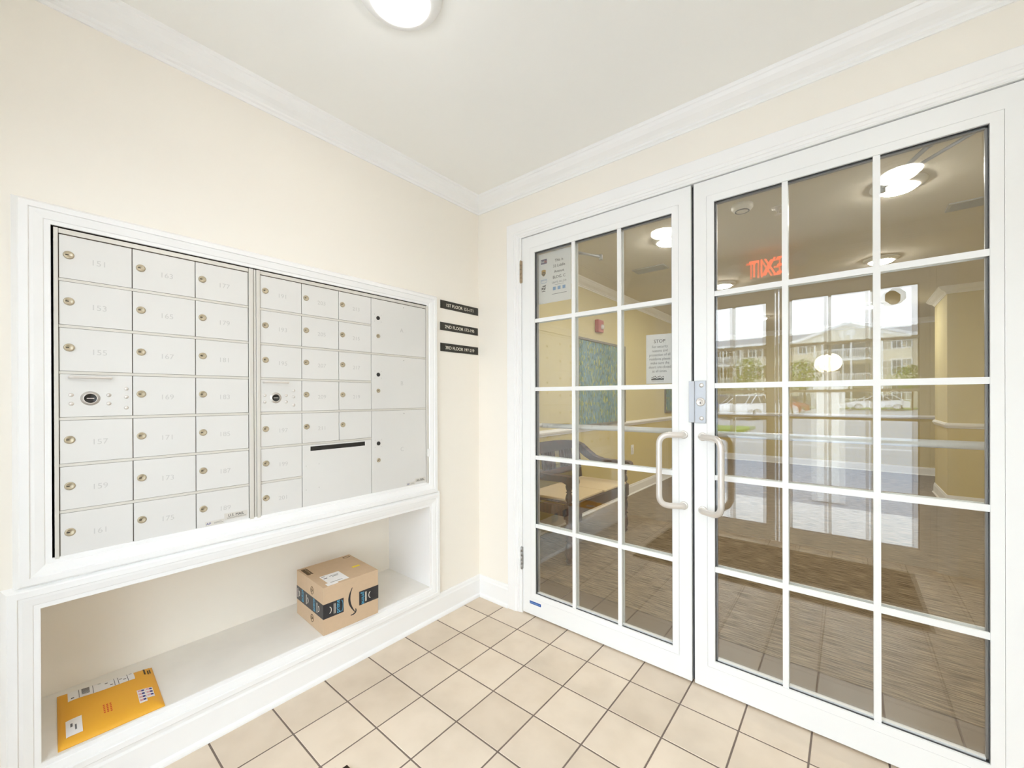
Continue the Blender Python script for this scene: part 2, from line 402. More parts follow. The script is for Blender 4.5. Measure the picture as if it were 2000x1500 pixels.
# wall with the glazed doors
DX0, DX1, DZ = .325, 2.21, 2.135
mb = MB()
mb.box(-.12, DX0, 0, WT, 0, H); mb.box(DX1, XR + WT, 0, WT, 0, H); mb.box(DX0, DX1, 0, WT, DZ, H)
struct(mb, 'wall_front', ['wall'], 'cream painted wall around the glazed double doors', 'wall')
struct(MB().box(XR, XR + WT, YB - WT, 0, 0, H), 'wall_right', ['wall'], 'cream painted wall on the right of the vestibule', 'wall')
EX0, EX1 = .38, 2.27                       # street door opening
mb = MB(); mb.box(0, EX0, YB - WT, YB, 0, H); mb.box(EX1, XR, YB - WT, YB, 0, H); mb.box(EX0, EX1, YB - WT, YB, DZ, H)
struct(mb, 'wall_rear', ['wall'], 'cream painted wall around the street doors', 'wall')

# lobby walls: lower and upper paint split at the chair rail
def lobby_wall(name, x0, x1, y0, y1, label):
    mb = MB(); mb.box(x0, x1, y0, y1, 0, .9, 1); mb.box(x0, x1, y0, y1, .9, H, 0)
    struct(mb, name, ['lobbyup', 'lobbylow'], label, 'wall')
lobby_wall('wall_lobby_left', LX0 - WT, LX0, WT, LY1 + WT, 'yellow lobby wall behind the bench')
lobby_wall('wall_lobby_far', LX0, LX1, LY1, LY1 + WT, 'yellow far end wall of the lobby')
lobby_wall('wall_lobby_corner', BX, LX1, BY, 5.6, 'projecting yellow lobby corner seen at the right of the doors')
lobby_wall('wall_lobby_right', LX1, LX1 + WT, WT, LY1 + WT, 'yellow right-hand lobby wall')
mb = MB()
for x0, x1, z0, z1 in ((LX0 - WT, DX0, 0, .9), (DX1, LX1 + WT, 0, .9)): mb.box(x0, x1, WT, WT + .01, z0, z1, 1)
for x0, x1, z0, z1 in ((LX0 - WT, DX0, .9, H), (DX1, LX1 + WT, .9, H), (DX0, DX1, DZ, H)): mb.box(x0, x1, WT, WT + .01, z0, z1, 0)
struct(mb, 'wall_lobby_front', ['lobbyup', 'lobbylow'], 'lobby face of the wall around the glazed doors', 'wall')
struct(MB().box(LX0 - WT, -.12, .0, WT, 0, H).box(XR + WT, LX1 + WT, .0, WT, 0, H), 'wall_lobby_return', ['lobbyup'], 'short wall ends either side of the glazed door wall', 'wall')

# mouldings
CROWN = [(0, H - .080), (.006, H - .080), (.008, H - .070), (.014, H - .066), (.016, H - .058), (.026, H - .050), (.044, H - .040), (.058, H - .026), (.066, H - .014), (.070, H - .012), (.074, H - .001), (.074, H)]
to_z = lambda p, t: (p.x, p.y, t)
VPOLY = [(0, YB), (XR, YB), (XR, 0), (0, 0)]
LPOLY = [(LX0, WT + .01), (LX1, WT + .01), (LX1, BY), (BX, BY), (BX, 5.6), (LX1, 5.6), (LX1, LY1), (LX0, LY1)]
struct(MB().sweep(VPOLY, CROWN, to_z, True), 'trim_1', ['trim'], 'white crown moulding around the vestibule ceiling', 'crown moulding')
struct(MB().sweep(LPOLY, CROWN, to_z, True), 'trim_2', ['trim'], 'white crown moulding around the lobby ceiling', 'crown moulding')
BASE = [(0, .126), (.006, .126), (.009, .118), (.010, .108), (.014, .100), (.015, .020), (.017, .018), (.024, .014), (.027, .006), (.027, 0), (0, 0)]
struct(MB().sweep([(.249, 0), (0, 0), (0, YB)], BASE, to_z, False), 'baseboard_left', ['trim'], 'white moulded baseboard below the parcel niche and in the corner', 'baseboard')
struct(MB().sweep([(XR, YB), (XR, 0), (2.29, 0)], BASE, to_z, False), 'baseboard_right', ['trim'], 'white moulded baseboard on the right-hand vestibule wall', 'baseboard')
LOPEN = [(2.30, WT + .01)] + LPOLY[1:] + [LPOLY[0], (.235, WT + .01)]
struct(MB().sweep(LOPEN, BASE, to_z, False), 'baseboard_lobby', ['trim'], 'white baseboard around the lobby walls', 'baseboard')
RAIL = [(0, .868), (.010, .870), (.012, .880), (.020, .890), (.024, .905), (.018, .915), (.012, .925), (0, .928)]
struct(MB().sweep(LOPEN, RAIL, to_z, False), 'trim_3', ['trim'], 'white chair rail around the lobby walls', 'chair rail')
CAS = [(0, 0), (.010, .018), (.013, .021), (.030, .021), (.032, .0165), (.040, .0160), (.058, .0115), (.060, .0085), (.070, .0085), (.073, .008), (.073, 0)]
def casing_frame(y0, y1, z0, z1, name, label, top=1.0):
    ft = lambda z: z1 - (z1 - z) * top if z > z1 - .0735 else z
    pth = [(y0, z0), (y1, z0), (y1, z1), (y0, z1)]
    struct(MB().sweep(pth, CAS, lambda p, t: (t, p.x, ft(p.y)), True), name, ['trim'], label, 'casing')
casing_frame(MY0 - .073, MY1 + .073, MZ0 - .066, MZ1 + .061, 'trim_4', 'white moulded casing framing the wall mailboxes', .85)
casing_frame(NY0 - .073, NY1 + .073, .1145, NZ1 + .0585, 'trim_5', 'white moulded casing framing the parcel niche')
# casing and frame of the glazed doors
DCAS = [(0, 0), (.001, .019), (.004, .021), (.052, .019), (.054, .0165), (.066, .0155), (.068, .012), (.078, .011), (.080, .008), (.086, .008), (.086, 0)]
pth = [(.247, 0), (.247, 2.221), (2.288, 2.221), (2.288, 0)]
tr6 = struct(MB().sweep(pth, DCAS, lambda p, t: (p.x, -t, p.y), False, side=-1), 'trim_6', ['trim'], 'white moulded casing around the glazed double doors', 'casing')
mb = MB()
for x0, x1 in ((DX0, .3435), (2.192, DX1)): mb.box(x0, x1, -.006, WT + .012, 0, DZ)
mb.box(.3435, 2.192, -.006, WT + .012, 2.1325, DZ + .004); mb.box(.3435, 2.192, .050, .066, 2.1, 2.1325)
struct(mb, 'trim_7', ['trim'], 'white frame the glazed double doors hang in', 'door frame')
mb = MB(); pth = [(.235, 0), (.235, 2.232), (2.30, 2.232), (2.30, 0)]
struct(MB().sweep(pth, DCAS, lambda p, t: (p.x, WT + .01 + t, p.y), False, side=-1), 'trim_8', ['trim'], 'white casing on the lobby side of the glazed doors', 'casing')
mb = MB(); o_ = .033
pth = [(EX0 - .08, 0), (EX0 - .08, 2.22), (EX1 + .08, 2.22), (EX1 + .08, 0)]
struct(MB().sweep(pth, DCAS, lambda p, t: (p.x, YB + t, p.y), False, side=-1), 'trim_9', ['trim'], 'white casing around the street doors', 'casing')
mb = MB()
for x0, x1 in ((EX0, EX0 + .018), (EX1 - .018, EX1)): mb.box(x0, x1, YB - WT - .01, YB + .006, 0, DZ)
mb.box(EX0 + .018, EX1 - .018, YB - WT - .01, YB + .006, 2.1325, DZ + .004)
struct(mb, 'trim_10', ['trim'], 'white frame the street doors hang in', 'door frame')

# ------------------------------------------------------------------ glazed doors
def glazed_leaf(name, label, x0, x1, gx0, gx1, yf, d, double, mx):
    """leaf from x0 to x1, face at y=yf, thickness going d (+1 into the lobby, -1 to the street)"""
    zb, zt, gz0, gz1 = .008, 2.1285, .128, 2.034
    Y = lambda t: yf + d * t
    root = empty(name, ((x0 + x1) / 2, yf, 0), label, 'door', None, 'structure')
    b = .028; gp = .0009
    mb = MB()
    def ybox(xa, xb, ta, tb, za, zc, m=0): mb.box(xa, xb, min(Y(ta), Y(tb)), max(Y(ta), Y(tb)), za, zc, m)
    ybox(x0, gx0 - b - gp, 0, .045, zb, zt); ybox(gx1 + b + gp, x1, 0, .045, zb, zt)
    ybox(gx0 - b - gp, gx1 + b + gp, 0, .045, zb, gz0 - b - gp); ybox(gx0 - b - gp, gx1 + b + gp, 0, .045, gz1 + b + gp, zt)
    ybox(gx0 - b - gp, gx1 + b + gp, .010, .035, gz0 - b - gp, gz0 - b + .004); ybox(gx0 - b - gp, gx1 + b + gp, .010, .035, gz1 + b - .004, gz1 + b + gp)
    ybox(gx0 - b - gp, gx0 - b + .004, .010, .035, gz0 - b, gz1 + b); ybox(gx1 + b - .004, gx1 + b + gp, .010, .035, gz0 - b, gz1 + b)
    fr = mb.build('door_frame', ['door'], root)
    mb = MB()
    for ta, tb in ((-.0005, .008), (.0375, .0455)):
        ybox(gx0 - b, gx0, ta, tb, gz0 - b, gz1 + b); ybox(gx1, gx1 + b, ta, tb, gz0 - b, gz1 + b)
        ybox(gx0, gx1, ta, tb, gz0 - b, gz0); ybox(gx0, gx1, ta, tb, gz1, gz1 + b)
    mb.build('glazing_bead', ['door'], root)
    mb = MB()
    e = .007
    for ta, tb, m in ((.008, .0125, 0), (.0165, .0285, 1), (.0325, .0375, 0)):
        ybox(gx0 - .01, gx0 + (e if m == 1 else .002), ta, tb, gz0 - .01, gz1 + .01, m); ybox(gx1 - (e if m == 1 else .002), gx1 + .01, ta, tb, gz0 - .01, gz1 + .01, m)
        ybox(gx0, gx1, ta, tb, gz0 - .01, gz0 + (e if m == 1 else .002), 2 if m == 1 else m); ybox(gx0, gx1, ta, tb, gz1 - (e if m == 1 else .002), gz1 + .01, m)
    mb.build('gasket', ['gasket', 'alu', 'trim'], root)
    for ta, tb in (((.0125, .0165), (.0285, .0325)) if double else ((.0200, .0260),)):
        mb = MB().box(gx0 - .009, gx1 + .009, min(Y(ta), Y(tb)), max(Y(ta), Y(tb)), gz0 - .009, gz1 + .009)
        if double and ta > .02:       # the two panes of a sealed unit are never quite parallel
            for v in mb.bm.verts: v.co.y += (v.co.x - (gx0 + gx1) / 2) * .0062 + (v.co.z - 1.08) * .0010
        mb.build('glass_pane', ['glass'], root)
    mb = MB(); hw = .0095
    for ta, tb in ((.004, .012), (.033, .041)):
        for k in (0, 1): ybox(mx[k] - hw, mx[k] + hw, ta, tb, gz0, gz1)
        for k in range(1, 5):
            z = gz0 + (gz1 - gz0) * k / 5
            xs = [gx0, mx[0] - hw, mx[0] + hw, mx[1] - hw, mx[1] + hw, gx1]
            for q in (0, 2, 4): ybox(xs[q], xs[q + 1], ta + .0006, tb - .0006, z - .0105, z + .0105)
    mb.build('glazing_bars', ['door'], root, 'white bars dividing the glass into fifteen panes')
    return root
dL = glazed_leaf('door_1', 'left leaf of white glazed double doors, two notices on its glass', .3455, 1.2625, .432, 1.182, 0, 1, True, (.679, .933))
dR = glazed_leaf('door_2', 'right leaf of white glazed double doors with a steel lock guard', 1.2745, 2.190, 1.3535, 2.1065, 0, 1, True, (1.598, 1.856))
MB().box(1.2605, 1.2745, .018, .044, .010, 2.127).build('astragal', ['gasket'], dL)
def hinge(z0, z1, m, root):
    mb = MB(); n = 5
    for k in range(n):
        a = z0 + (z1 - z0) * k / n; mb.cyl((.343, -.009, a + .0006), (.343, -.009, a + (z1 - z0) / n - .0006), .0062, m=0, n=14)
    mb.sphere((.343, -.009, z1), .0055, 0, 1); mb.sphere((.343, -.009, z0), .0055, 0, 1)
    mb.box(.337, .3495, -.0065, -.001, z0, z1)
    mb.build('hinge', [m], root)
hinge(1.879, 2.001, 'hinge', dL); hinge(.252, .374, 'greyhinge', dL)
def pull(root, xm, xg, z0, z1, y0, d, name='pull_handle'):
    pts = arc_path([(xm, y0, z1), (xm, y0 + d * .018, z1), (xg, y0 + d * .062, z1), (xg, y0 + d * .062, z0), (xm, y0 + d * .018, z0), (xm, y0, z0)], .045, 8)
    mb = MB().tube(pts, .0125, 0, 18)
    for z in (z0, z1): mb.lathe([(0, 0), (.0175, 0), (.0175, .004), (.015, .006), (.0125, .006)], (xm, y0, z), (0, d, 0), 0, 20)
    return mb.build(name, ['nickel'], root, 'satin metal bow pull')
pull(dL, 1.231, 1.146, .756, 1.062, 0, -1); pull(dR, 1.308, 1.392, .748, 1.058, 0, -1)
# lock guard on the right leaf
mb = MB(); mb.box(1.2765, 1.3225, -.0055, 0, 1.115, 1.2935, 0, .0015)
mb.box(1.256, 1.2775, -.0115, -.0085, 1.117, 1.2925, 0, .0012); mb.box(1.2745, 1.2785, -.0105, -.0005, 1.117, 1.2925, 0, .001)
lg = mb.build('lock_guard', ['plate'], dR, 'grey steel latch guard plate')
for z in (1.274, 1.135): MB().lathe([(.009, 0), (.0088, .002), (.006, .0045), (0, .0055)], (1.305, -.0055, z), (0, -1, 0), 0, 20).build('bolt_head', ['nickel'], lg)
mb = MB(); mb.lathe([(.0175, 0), (.0175, .006), (.0155, .009), (.012, .0095), (.011, .0085), (0, .0085)], (1.302, -.0055, 1.204), (0, -1, 0), 0, 28)
mb.box(1.3005, 1.3035, -.0150, -.0139, 1.196, 1.205, 1); mb.build('lock_cylinder', ['nickel', 'black'], lg)
# lobby-side push bars and closers
def push_bar(root, xa, xb):
    mb = MB().cyl((xa, .112, 1.063), (xb, .112, 1.067), .0135, n=18)
    for x in (xa + .004, xb - .004): mb.cyl((x, .045, 1.064), (x, .114, 1.064), .011, n=16)
    mb.build('push_bar', ['bar'], root)
push_bar(dL, .400, 1.215); push_bar(dR, 1.320, 2.140)
def closer(root, xa, xb, s):
    mb = MB().box(min(xa, xb), max(xa, xb), .0465, .100, 2.066, 2.122, 0, .005)
    cl = mb.build('door_closer', ['plate'], root)
    xm = xa + (xb - xa) * .7
    mb = MB().cyl((xm, .075, 2.066), (xm, .075, 2.045), .012, n=14)
    mb.tube([(xm, .075, 2.048), (xm + s * .10, .36, 2.052)], .007, 0, 8); mb.cyl((xm + s * .10, .36, 2.036), (xm + s * .10, .36, 2.066), .011, n=12)
    mb.tube([(xm + s * .10, .36, 2.06), (xm - s * .12, .145, 2.085)], .006, 0, 8)
    mb.build('closer_arm', ['plate'], cl)
closer(dL, .40, .62, 1); closer(dR, 2.14, 1.92, -1)
# bottom rail label
lb = MB().box(.394, .470, -.0012, 0, .068, .0835).build('maker_label', ['blue'], dL, 'small blue label on the bottom rail')
mb = MB()
for k in range(9):
    a = .399 + k * .0075; mb.box(a, a + .0052, -.0016, -.0011, .072 + (k % 2) * .001, .078, 0)
mb.build('label_print', ['skyp'], lb)

# notices on the lobby side of the glass
yP = .0362
R_, U_ = (1, 0, 0), (0, 0, 1)
def sheet(name, x0, x1, z0, z1, label, shear=0.0):
    o = empty(name, ((x0 + x1) / 2, yP, (z0 + z1) / 2), label, 'notice')
    mb = MB(); mb.prism([(x0, yP + .0002, z0), (x1, yP + .0002, z0), (x1, yP + .0002, z1 - shear), (x0, yP + .0002, z1)], (0, .0006, 0))
    mb.build('paper', ['sheet'], o); return o
yT = yP - .0002
def lettering(parent, lines, name='lettering', m='ink'):
    mb = MB()
    for txt, size, x, z, al, sq in lines: mb.text(txt, size, (x, yT, z), R_, U_, 0, al, .0002, sq)
    return mb.build(name, [m], parent)
p1 = sheet('address_notice', .4365, .647, 1.747, 2.026, 'white paper address notice in the top left pane with carrier logos')
lettering(p1, [('This is', .021, .572, 1.966, 'CENTER', 1), ('33 Liddle', .021, .572, 1.936, 'CENTER', 1), ('Avenue', .021, .572, 1.906, 'CENTER', 1), ('BLDG. C', .022, .572, 1.875, 'CENTER', 1)])
lettering(p1, [('UNITS 151-219', .0145, .572, 1.849, 'CENTER', 1)], m='greyink')
for k in range(3): MB().box(.532 + k * .031, .550 + k * .031, yT - .0004, yT, 1.812, 1.830, 0).build('blue_square', ['skyp'], p1)
mb = MB().box(.525, .620, yT - .0003, yT, 1.790, 1.7925, 0); mb.box(.545, .600, yT - .0003, yT, 1.840, 1.8415, 0); mb.build('fine_print', ['greyink'], p1)
mb = MB().box(.4525, .4925, yT - .0003, yT, 1.968, 1.994, 0); mb.text('Fed', .017, (.4535, yT - .0003, 1.975), R_, U_, 1, 'LEFT', .0002, .85); mb.text('Ex', .017, (.4765, yT - .0003, 1.975), R_, U_, 2, 'LEFT', .0002, .85)
mb.build('carrier_logo', ['purple', 'paper', 'orange'], p1)
sx, sz = .4705, 1.918
shield = [(-.014, .016), (0, .019), (.014, .016), (.014, -.006), (.008, -.014), (0, -.019), (-.008, -.014), (-.014, -.006)]
mb = MB().prism([(sx + a, yT - .0003, sz + b) for a, b in shield], (0, .0003, 0), 0)
mb.prism([(sx + a * .86, yT - .0005, sz + b * .86) for a, b in shield[3:] + [(-.014, .004), (0, .008), (.014, .004)][::1]], (0, .0002, 0), 1)
mb.text('ups', .0125, (sx, yT - .0006, sz - .004), R_, U_, 0, 'CENTER', .0002, 1)
mb.build('carrier_shield', ['shield', 'brownp'], p1)
mb = MB().text('prime', .0175, (.4725, yT, 1.874), R_, U_, 0, 'CENTER', .0002, 1)
mb.tube([(.4725 + .019 * math.cos(a), yT - .0002, 1.869 - .008 * math.sin(a)) for a in [PI * k / 12 for k in range(13)]], .0009, 0, 6)
mb.build('delivery_logo', ['skyp'], p1)
mb = MB()
for q in ([(.458, 1.846), (.487, 1.850), (.484, 1.842), (.470, 1.840)], [(.457, 1.839), (.474, 1.836), (.463, 1.826), (.456, 1.824)], [(.476, 1.836), (.485, 1.838), (.481, 1.824), (.466, 1.823)]):
    mb.prism([(a, yT - .0003, b) for a, b in q], (0, .0003, 0), 0)
mb.box(.458, .482, yT - .0003, yT, 1.814, 1.818, 0)
mb.build('eagle_logo', ['greyp'], p1)
p2 = sheet('security_notice', 1.052, 1.1765, 1.2865, 1.5145, 'white paper STOP notice on the left door glass beside the lock', .003)
xc = 1.128
lettering(p2, [('STOP', .022, xc - .0135, 1.474, 'CENTER', 1)])
L2 = ['For security', 'reasons and', 'protection of all', 'residents please', 'make sure the', 'doors are closed', 'at all times.']
lettering(p2, [(t, .0172, xc - .0125, 1.451 - .0187 * k, 'CENTER', .87) for k, t in enumerate(L2)], m='greyink')
mb = MB()
for k in range(8):
    x = 1.080 + k * .0072; h = .010 + .004 * ((k * 7) % 3) / 2
    mb.prism([(x - .003, yT - .0003, 1.303), (x + .003, yT - .0003, 1.303), (x + .0042, yT - .0003, 1.303 + h * .7), (x - .0042, yT - .0003, 1.303 + h * .75)], (0, .0003, 0), 0)
    mb.lathe([(0, 0), (.0026, 0), (.0026, .0003), (0, .0003)], (x, yT - .0003, 1.306 + h), (0, 1, 0), 0, 10)
mb.box(1.078, 1.134, yT - .0003, yT, 1.2975, 1.2985, 0)
mb.build('people_print', ['ink'], p2)

# street doors behind the camera, seen mirrored in the glass
eL = glazed_leaf('door_3', 'left leaf of the white glazed street doors', .400, 1.318, .480, 1.238, YB - .02, -1, False, (.733, .985))
eR = glazed_leaf('door_4', 'right leaf of the white glazed street doors with an octagonal sticker', 1.330, 2.250, 1.410, 2.168, YB - .02, -1, False, (1.663, 1.915))
for r_, a, b in ((eL, .440, 1.275), (eR, 1.372, 2.21)):
    mb = MB().cyl((a, YB + .085, 1.063), (b, YB + .085, 1.063), .0135, n=16)
    for x in (a + .01, b - .01): mb.cyl((x, YB - .02, 1.063), (x, YB + .085, 1.063), .011, n=12)
    mb.build('push_bar', ['nickel'], r_)
mb = MB(); mb.prism([(2.044 + .062 * math.cos(PI / 8 + k * PI / 4), YB - .030, 1.955 + .062 * math.sin(PI / 8 + k * PI / 4)) for k in range(8)], (0, -.001, 0))
mb.build('octagon_sticker', ['octagon'], eR)

# ------------------------------------------------------------------ mailboxes
XF = .0045         # face of the mailbox doors
YR, ZU = (0, 1, 0), (0, 0, 1)
ROWS = [1.7135 - k * .1366 for k in range(8)]
def lock_mb(y, z, r=.0116):
    mb = MB(); mb.lathe([(r, 0), (r, .0022), (r * .86, .0036), (r * .62, .0036), (r * .56, .0030), (0, .0030)], (XF, y, z), (1, 0, 0), 0, 22)
    mb.box(XF + .0028, XF + .0034, y - r * .62, y - r * .02, z - .0013, z + .0013, 1)
    return mb
def mail_door(root, y0, y1, z0, z1, number, ly, big=False, lz=None):
    g = .0011
    d = MB().box(XF - .004, XF, y0 + g, y1 - g, z0 + .0050, z1 - .0050, 0, .0006, 1).build('mailbox_door', ['silver'], root)
    if number: setp(d, 'mailbox door stamped %s' % number)
    if number and not big:
        MB().text(number, .0235, (XF - .0001, (y0 + y1) / 2 + .004, (z0 + z1) / 2 - .012), YR, ZU, 0, 'CENTER', .0002, 1.05).build('door_number', ['engr'], d)
    if not big:
        lock_mb(y0 + ly, z1 - .0625).build('lock', ['brass', 'black'], d)
    return d
def unit_frame(root, y0, y1, d0, d1, name='frame'):
    zt, zb = 1.7255, .7605
    mb = MB(); mb.box(-.36, -.012, y0 + .004, y1 - .004, zb + .004, zt - .004, 1)
    mb.box(-.012, XF - .0045, y0 + .003, y1 - .003, zb, zt, 2)
    for a, b in ((y0, d0 - .0008), (d1 + .0008, y1)): mb.box(XF - .004, XF + .0045, a, b, zb, zt, 0, .0012)
    mb.box(XF - .004, XF + .001, d0, d1, ROWS[0] - .002, zt, 0, .0008); mb.box(XF - .004, XF + .001, d0, d1, zb, ROWS[7] + .0015, 0, .0008)
    return mb.build(name, ['strip', 'silver', 'dark'], root)
def shelf_strip(root, y0, y1, z):
    MB().box(XF - .004, XF - .0004, y0, y1, z - .0042, z + .0042, 0, .0005, 1).build('divider', ['strip'], root)
def master_panel(root, y0, y1, z0, z1, s):
    d = MB().box(XF - .004, XF, y0 + .0011, y1 - .0011, z0 + .005, z1 - .005, 0, .0006, 1).build('master_lock_panel', ['silver'], root, 'panel with carry handle, rivets and arrow lock')
    yc = y0 + .062 * s + .002; zc = (z0 + z1) / 2 - .008
    mb = MB()
    for dy, dz in ((-.040, .010), (-.040, -.016), (.040, .010), (.040, -.016), (.080 * s, .030), (.080 * s, .004), (.080 * s, -.030)):
        MB().lathe([(.0058, 0), (.0053, .0024), (.003, .0042), (0, .0047)], (XF, yc + dy, zc + dz), (1, 0, 0), 0, 12).build('rivet', ['nickel'], d)
    a, b, zh = yc - .044, yc + .044, z1 - .014
    mb = MB().tube(arc_path([(XF, a, zh), (XF + .017, a, zh), (XF + .017, b, zh), (XF, b, zh)], .007), .0034, 0, 10)
    mb.build('carry_handle', ['nickel'], d)
    mb = MB().lathe([(.0215, 0), (.0215, .0008), (.0160, .0008), (.0160, .0032), (.0140, .0032), (.0132, .0022), (0, .0022)], (XF, yc, zc), (1, 0, 0), [0, 0, 0, 0, 1, 1], 26)
    mb.box(XF + .0022, XF + .0026, yc - .008, yc + .008, zc - .0012, zc + .0012, 0)
    mb.build('arrow_lock', ['nickel', 'black'], d)
def maker_tag(root, y0, y1, z0, z1):
    """two small self-adhesive labels in the lower right corner"""
    w = y1 - y0
    t = MB().box(XF, XF + .0006, y0 + w * .44, y1, z0 + .010, z1, 0).box(XF, XF + .0006, y0, y0 + w * .43, z0, z0 + .016, 0).build('maker_label', ['strip'], root)
    mb = MB().text('U.S. MAIL', w * .105, (XF + .0006, y0 + w * .72, z1 - .0135), YR, ZU, 0, 'CENTER', .0002, .92)
    for k in range(2): mb.box(XF + .0006, XF + .0009, y0 + w * .50, y1 - .004, z0 + .0135 + k * .0028, z0 + .0140 + k * .0028, 0)
    mb.box(XF + .0006, XF + .0009, y0 + w * .20, y0 + w * .41, z0 + .006, z0 + .0066, 0); mb.box(XF + .0006, XF + .0009, y0 + w * .20, y0 + w * .38, z0 + .0095, z0 + .0101, 0)
    mb.build('label_print', ['ink'], t)
    MB().text('AF', .0115, (XF + .0006, y0 + .003, z0 + .004), YR, ZU, 0, 'LEFT', .0003, 1.1).build('label_logo', ['flagblue'], t)

C1 = [-1.7585, -1.599, -1.4345, -1.2695]
u1 = empty('mailbox_unit', (0, -1.51, .76), 'left bank of silver mailbox doors numbered 151 to 189', 'mailbox', 'wall mailbox banks')
unit_frame(u1, -1.7685, -1.2535, C1[0], C1[3])
for k in range(1, 7): shelf_strip(u1, C1[0], C1[3], ROWS[k])
NUM1 = [['151', '153', '155', None, '157', '159', '161'], ['163', '165', '167', '169', '171', '173', '175'], ['177', '179', '181', '183', '185', '187', '189']]
for c in range(3):
    for r in range(7):
        if NUM1[c][r] is None: master_panel(u1, C1[c], C1[c + 1], ROWS[r + 1], ROWS[r], 1.0)
        else: mail_door(u1, C1[c], C1[c + 1], ROWS[r + 1], ROWS[r], NUM1[c][r], .0205)
maker_tag(u1, -1.409, -1.276, .7665, .800)

C2 = [-1.2290, -1.0715, -.9090, -.7465, -.4175]
u2 = empty('mailbox_unit', (0, -.82, .76), 'right bank of silver mailboxes with a black mail slot and large parcel lockers', 'mailbox', 'wall mailbox banks')
unit_frame(u2, -1.2430, -.4015, C2[0], C2[4])
MB().box(XF - .006, XF + .0015, -1.2515, -1.2440, .7605, 1.7255, 0, .001).build('filler_strip', ['strip'], u2)
for k in range(1, 7):
    shelf_strip(u2, C2[0], C2[3] if k not in (6,) else C2[1], ROWS[k])
NUM2 = [['191', '193', '195', None, '197', '199', '201'], ['203', '205', '207', '209', '211'], ['213', '215', '217', '219', '']]
for c in range(3):
    for r in range(len(NUM2[c])):
        if NUM2[c][r] is None: master_panel(u2, C2[c], C2[c + 1], ROWS[r + 1], ROWS[r], .86)
        else: mail_door(u2, C2[c], C2[c + 1], ROWS[r + 1], ROWS[r], NUM2[c][r], .0185 if c < 2 else .0175)
# outgoing mail slot
od = mail_door(u2, C2[1], C2[3], ROWS[7], ROWS[5], '', 0, True); setp(od, 'outgoing mail door with a long black slot')
ymid = -.91
mb = MB(); pts = arc_path([(0, ymid - .126, 1.000), (0, ymid - .126, 1.0195), (0, ymid + .126, 1.0195), (0, ymid + .126, 1.0005), (0, ymid - .126, 1.0005)], .004, 3)
mb.box(XF, XF + .0008, -1.037, -.782, .9995, 1.0185, 0, .0003); mb.build('mail_slot', ['black'], od)
mb = MB()
for y, z in ((-1.055, .937), (-1.000, .940), (-1.055, .836), (-1.000, .838)): MB().lathe([(.0022, 0), (.0018, .0006), (0, .0008)], (XF, y, z), (1, 0, 0), 0, 10).build('rivet', ['engr'], od)
for z0, z1, ltr, za, zb in ((ROWS[2], ROWS[0], 'A', 1.617, 1.529), (ROWS[4], ROWS[2], 'B', 1.340, 1.261), (ROWS[7], ROWS[4], 'C', 1.003, .921)):
    d = mail_door(u2, C2[3], C2[4], z0, z1, '', 0, True); setp(d, 'large parcel locker door stamped %s' % ltr)
    MB().text(ltr, .030, (XF - .0001, -.572, (za + zb) / 2 - .010), YR, ZU, 0, 'CENTER', .0002, 1).build('door_letter', ['engr'], d)
    mb = MB().lathe([(.0095, 0), (.0095, .0022), (.0075, .0026), (.0055, .0018), (0, .0018)], (XF, -.709, za), (1, 0, 0), 0, 22); mb.build('arrow_lock', ['black'], d)
    lock_mb(-.709, zb, .0100).build('lock', ['brass', 'black'], d)
    mb = MB()
    for dy in (-.018, .018):
        for dz in (-.017, .017): MB().lathe([(.0020, 0), (.0016, .0006), (0, .0008)], (XF, -.709 + dy, za + dz), (1, 0, 0), 0, 10).build('rivet', ['engr'], d)
    MB().lathe([(.0022, 0), (.002, .0006), (0, .0006)], (XF, -.560, z1 - .022), (1, 0, 0), 0, 10).build('rivet', ['greyp'], d)
for z in (ROWS[2], ROWS[4]): shelf_strip(u2, C2[3], C2[4], z)
maker_tag(u2, -.545, -.424, .7665, .797)
mb = MB().box(.0085, .0135, -.412, -.400, .905, .948, 0, .0015).build('hinge_clip', ['trim'], u2, 'small white clip over the right edge')

# floor directory plates
for txt, z0, z1, y0, lab in (('1ST FLOOR 151-171', 1.7345, 1.7805, -.3105, 'topmost black plate reading 1ST FLOOR 151-171'), ('2ND FLOOR 173-195', 1.6105, 1.6555, -.3125, 'middle black plate reading 2ND FLOOR 173-195'), ('3RD FLOOR 197-219', 1.4905, 1.5375, -.3115, 'lowest black plate reading 3RD FLOOR 197-219')):
    o = empty('floor_sign', (0, y0 + .152, z0), lab, 'sign', 'floor directory plates')
    MB().box(0, .0035, y0, y0 + .303, z0, z1, 0, .0005, 1).build('plate', ['blacksign'], o)
    MB().text(txt, .0262, (.0035, y0 + .152, z0 + .0135), YR, ZU, 0, 'CENTER', .0003, 1.0).build('lettering', ['white'], o)

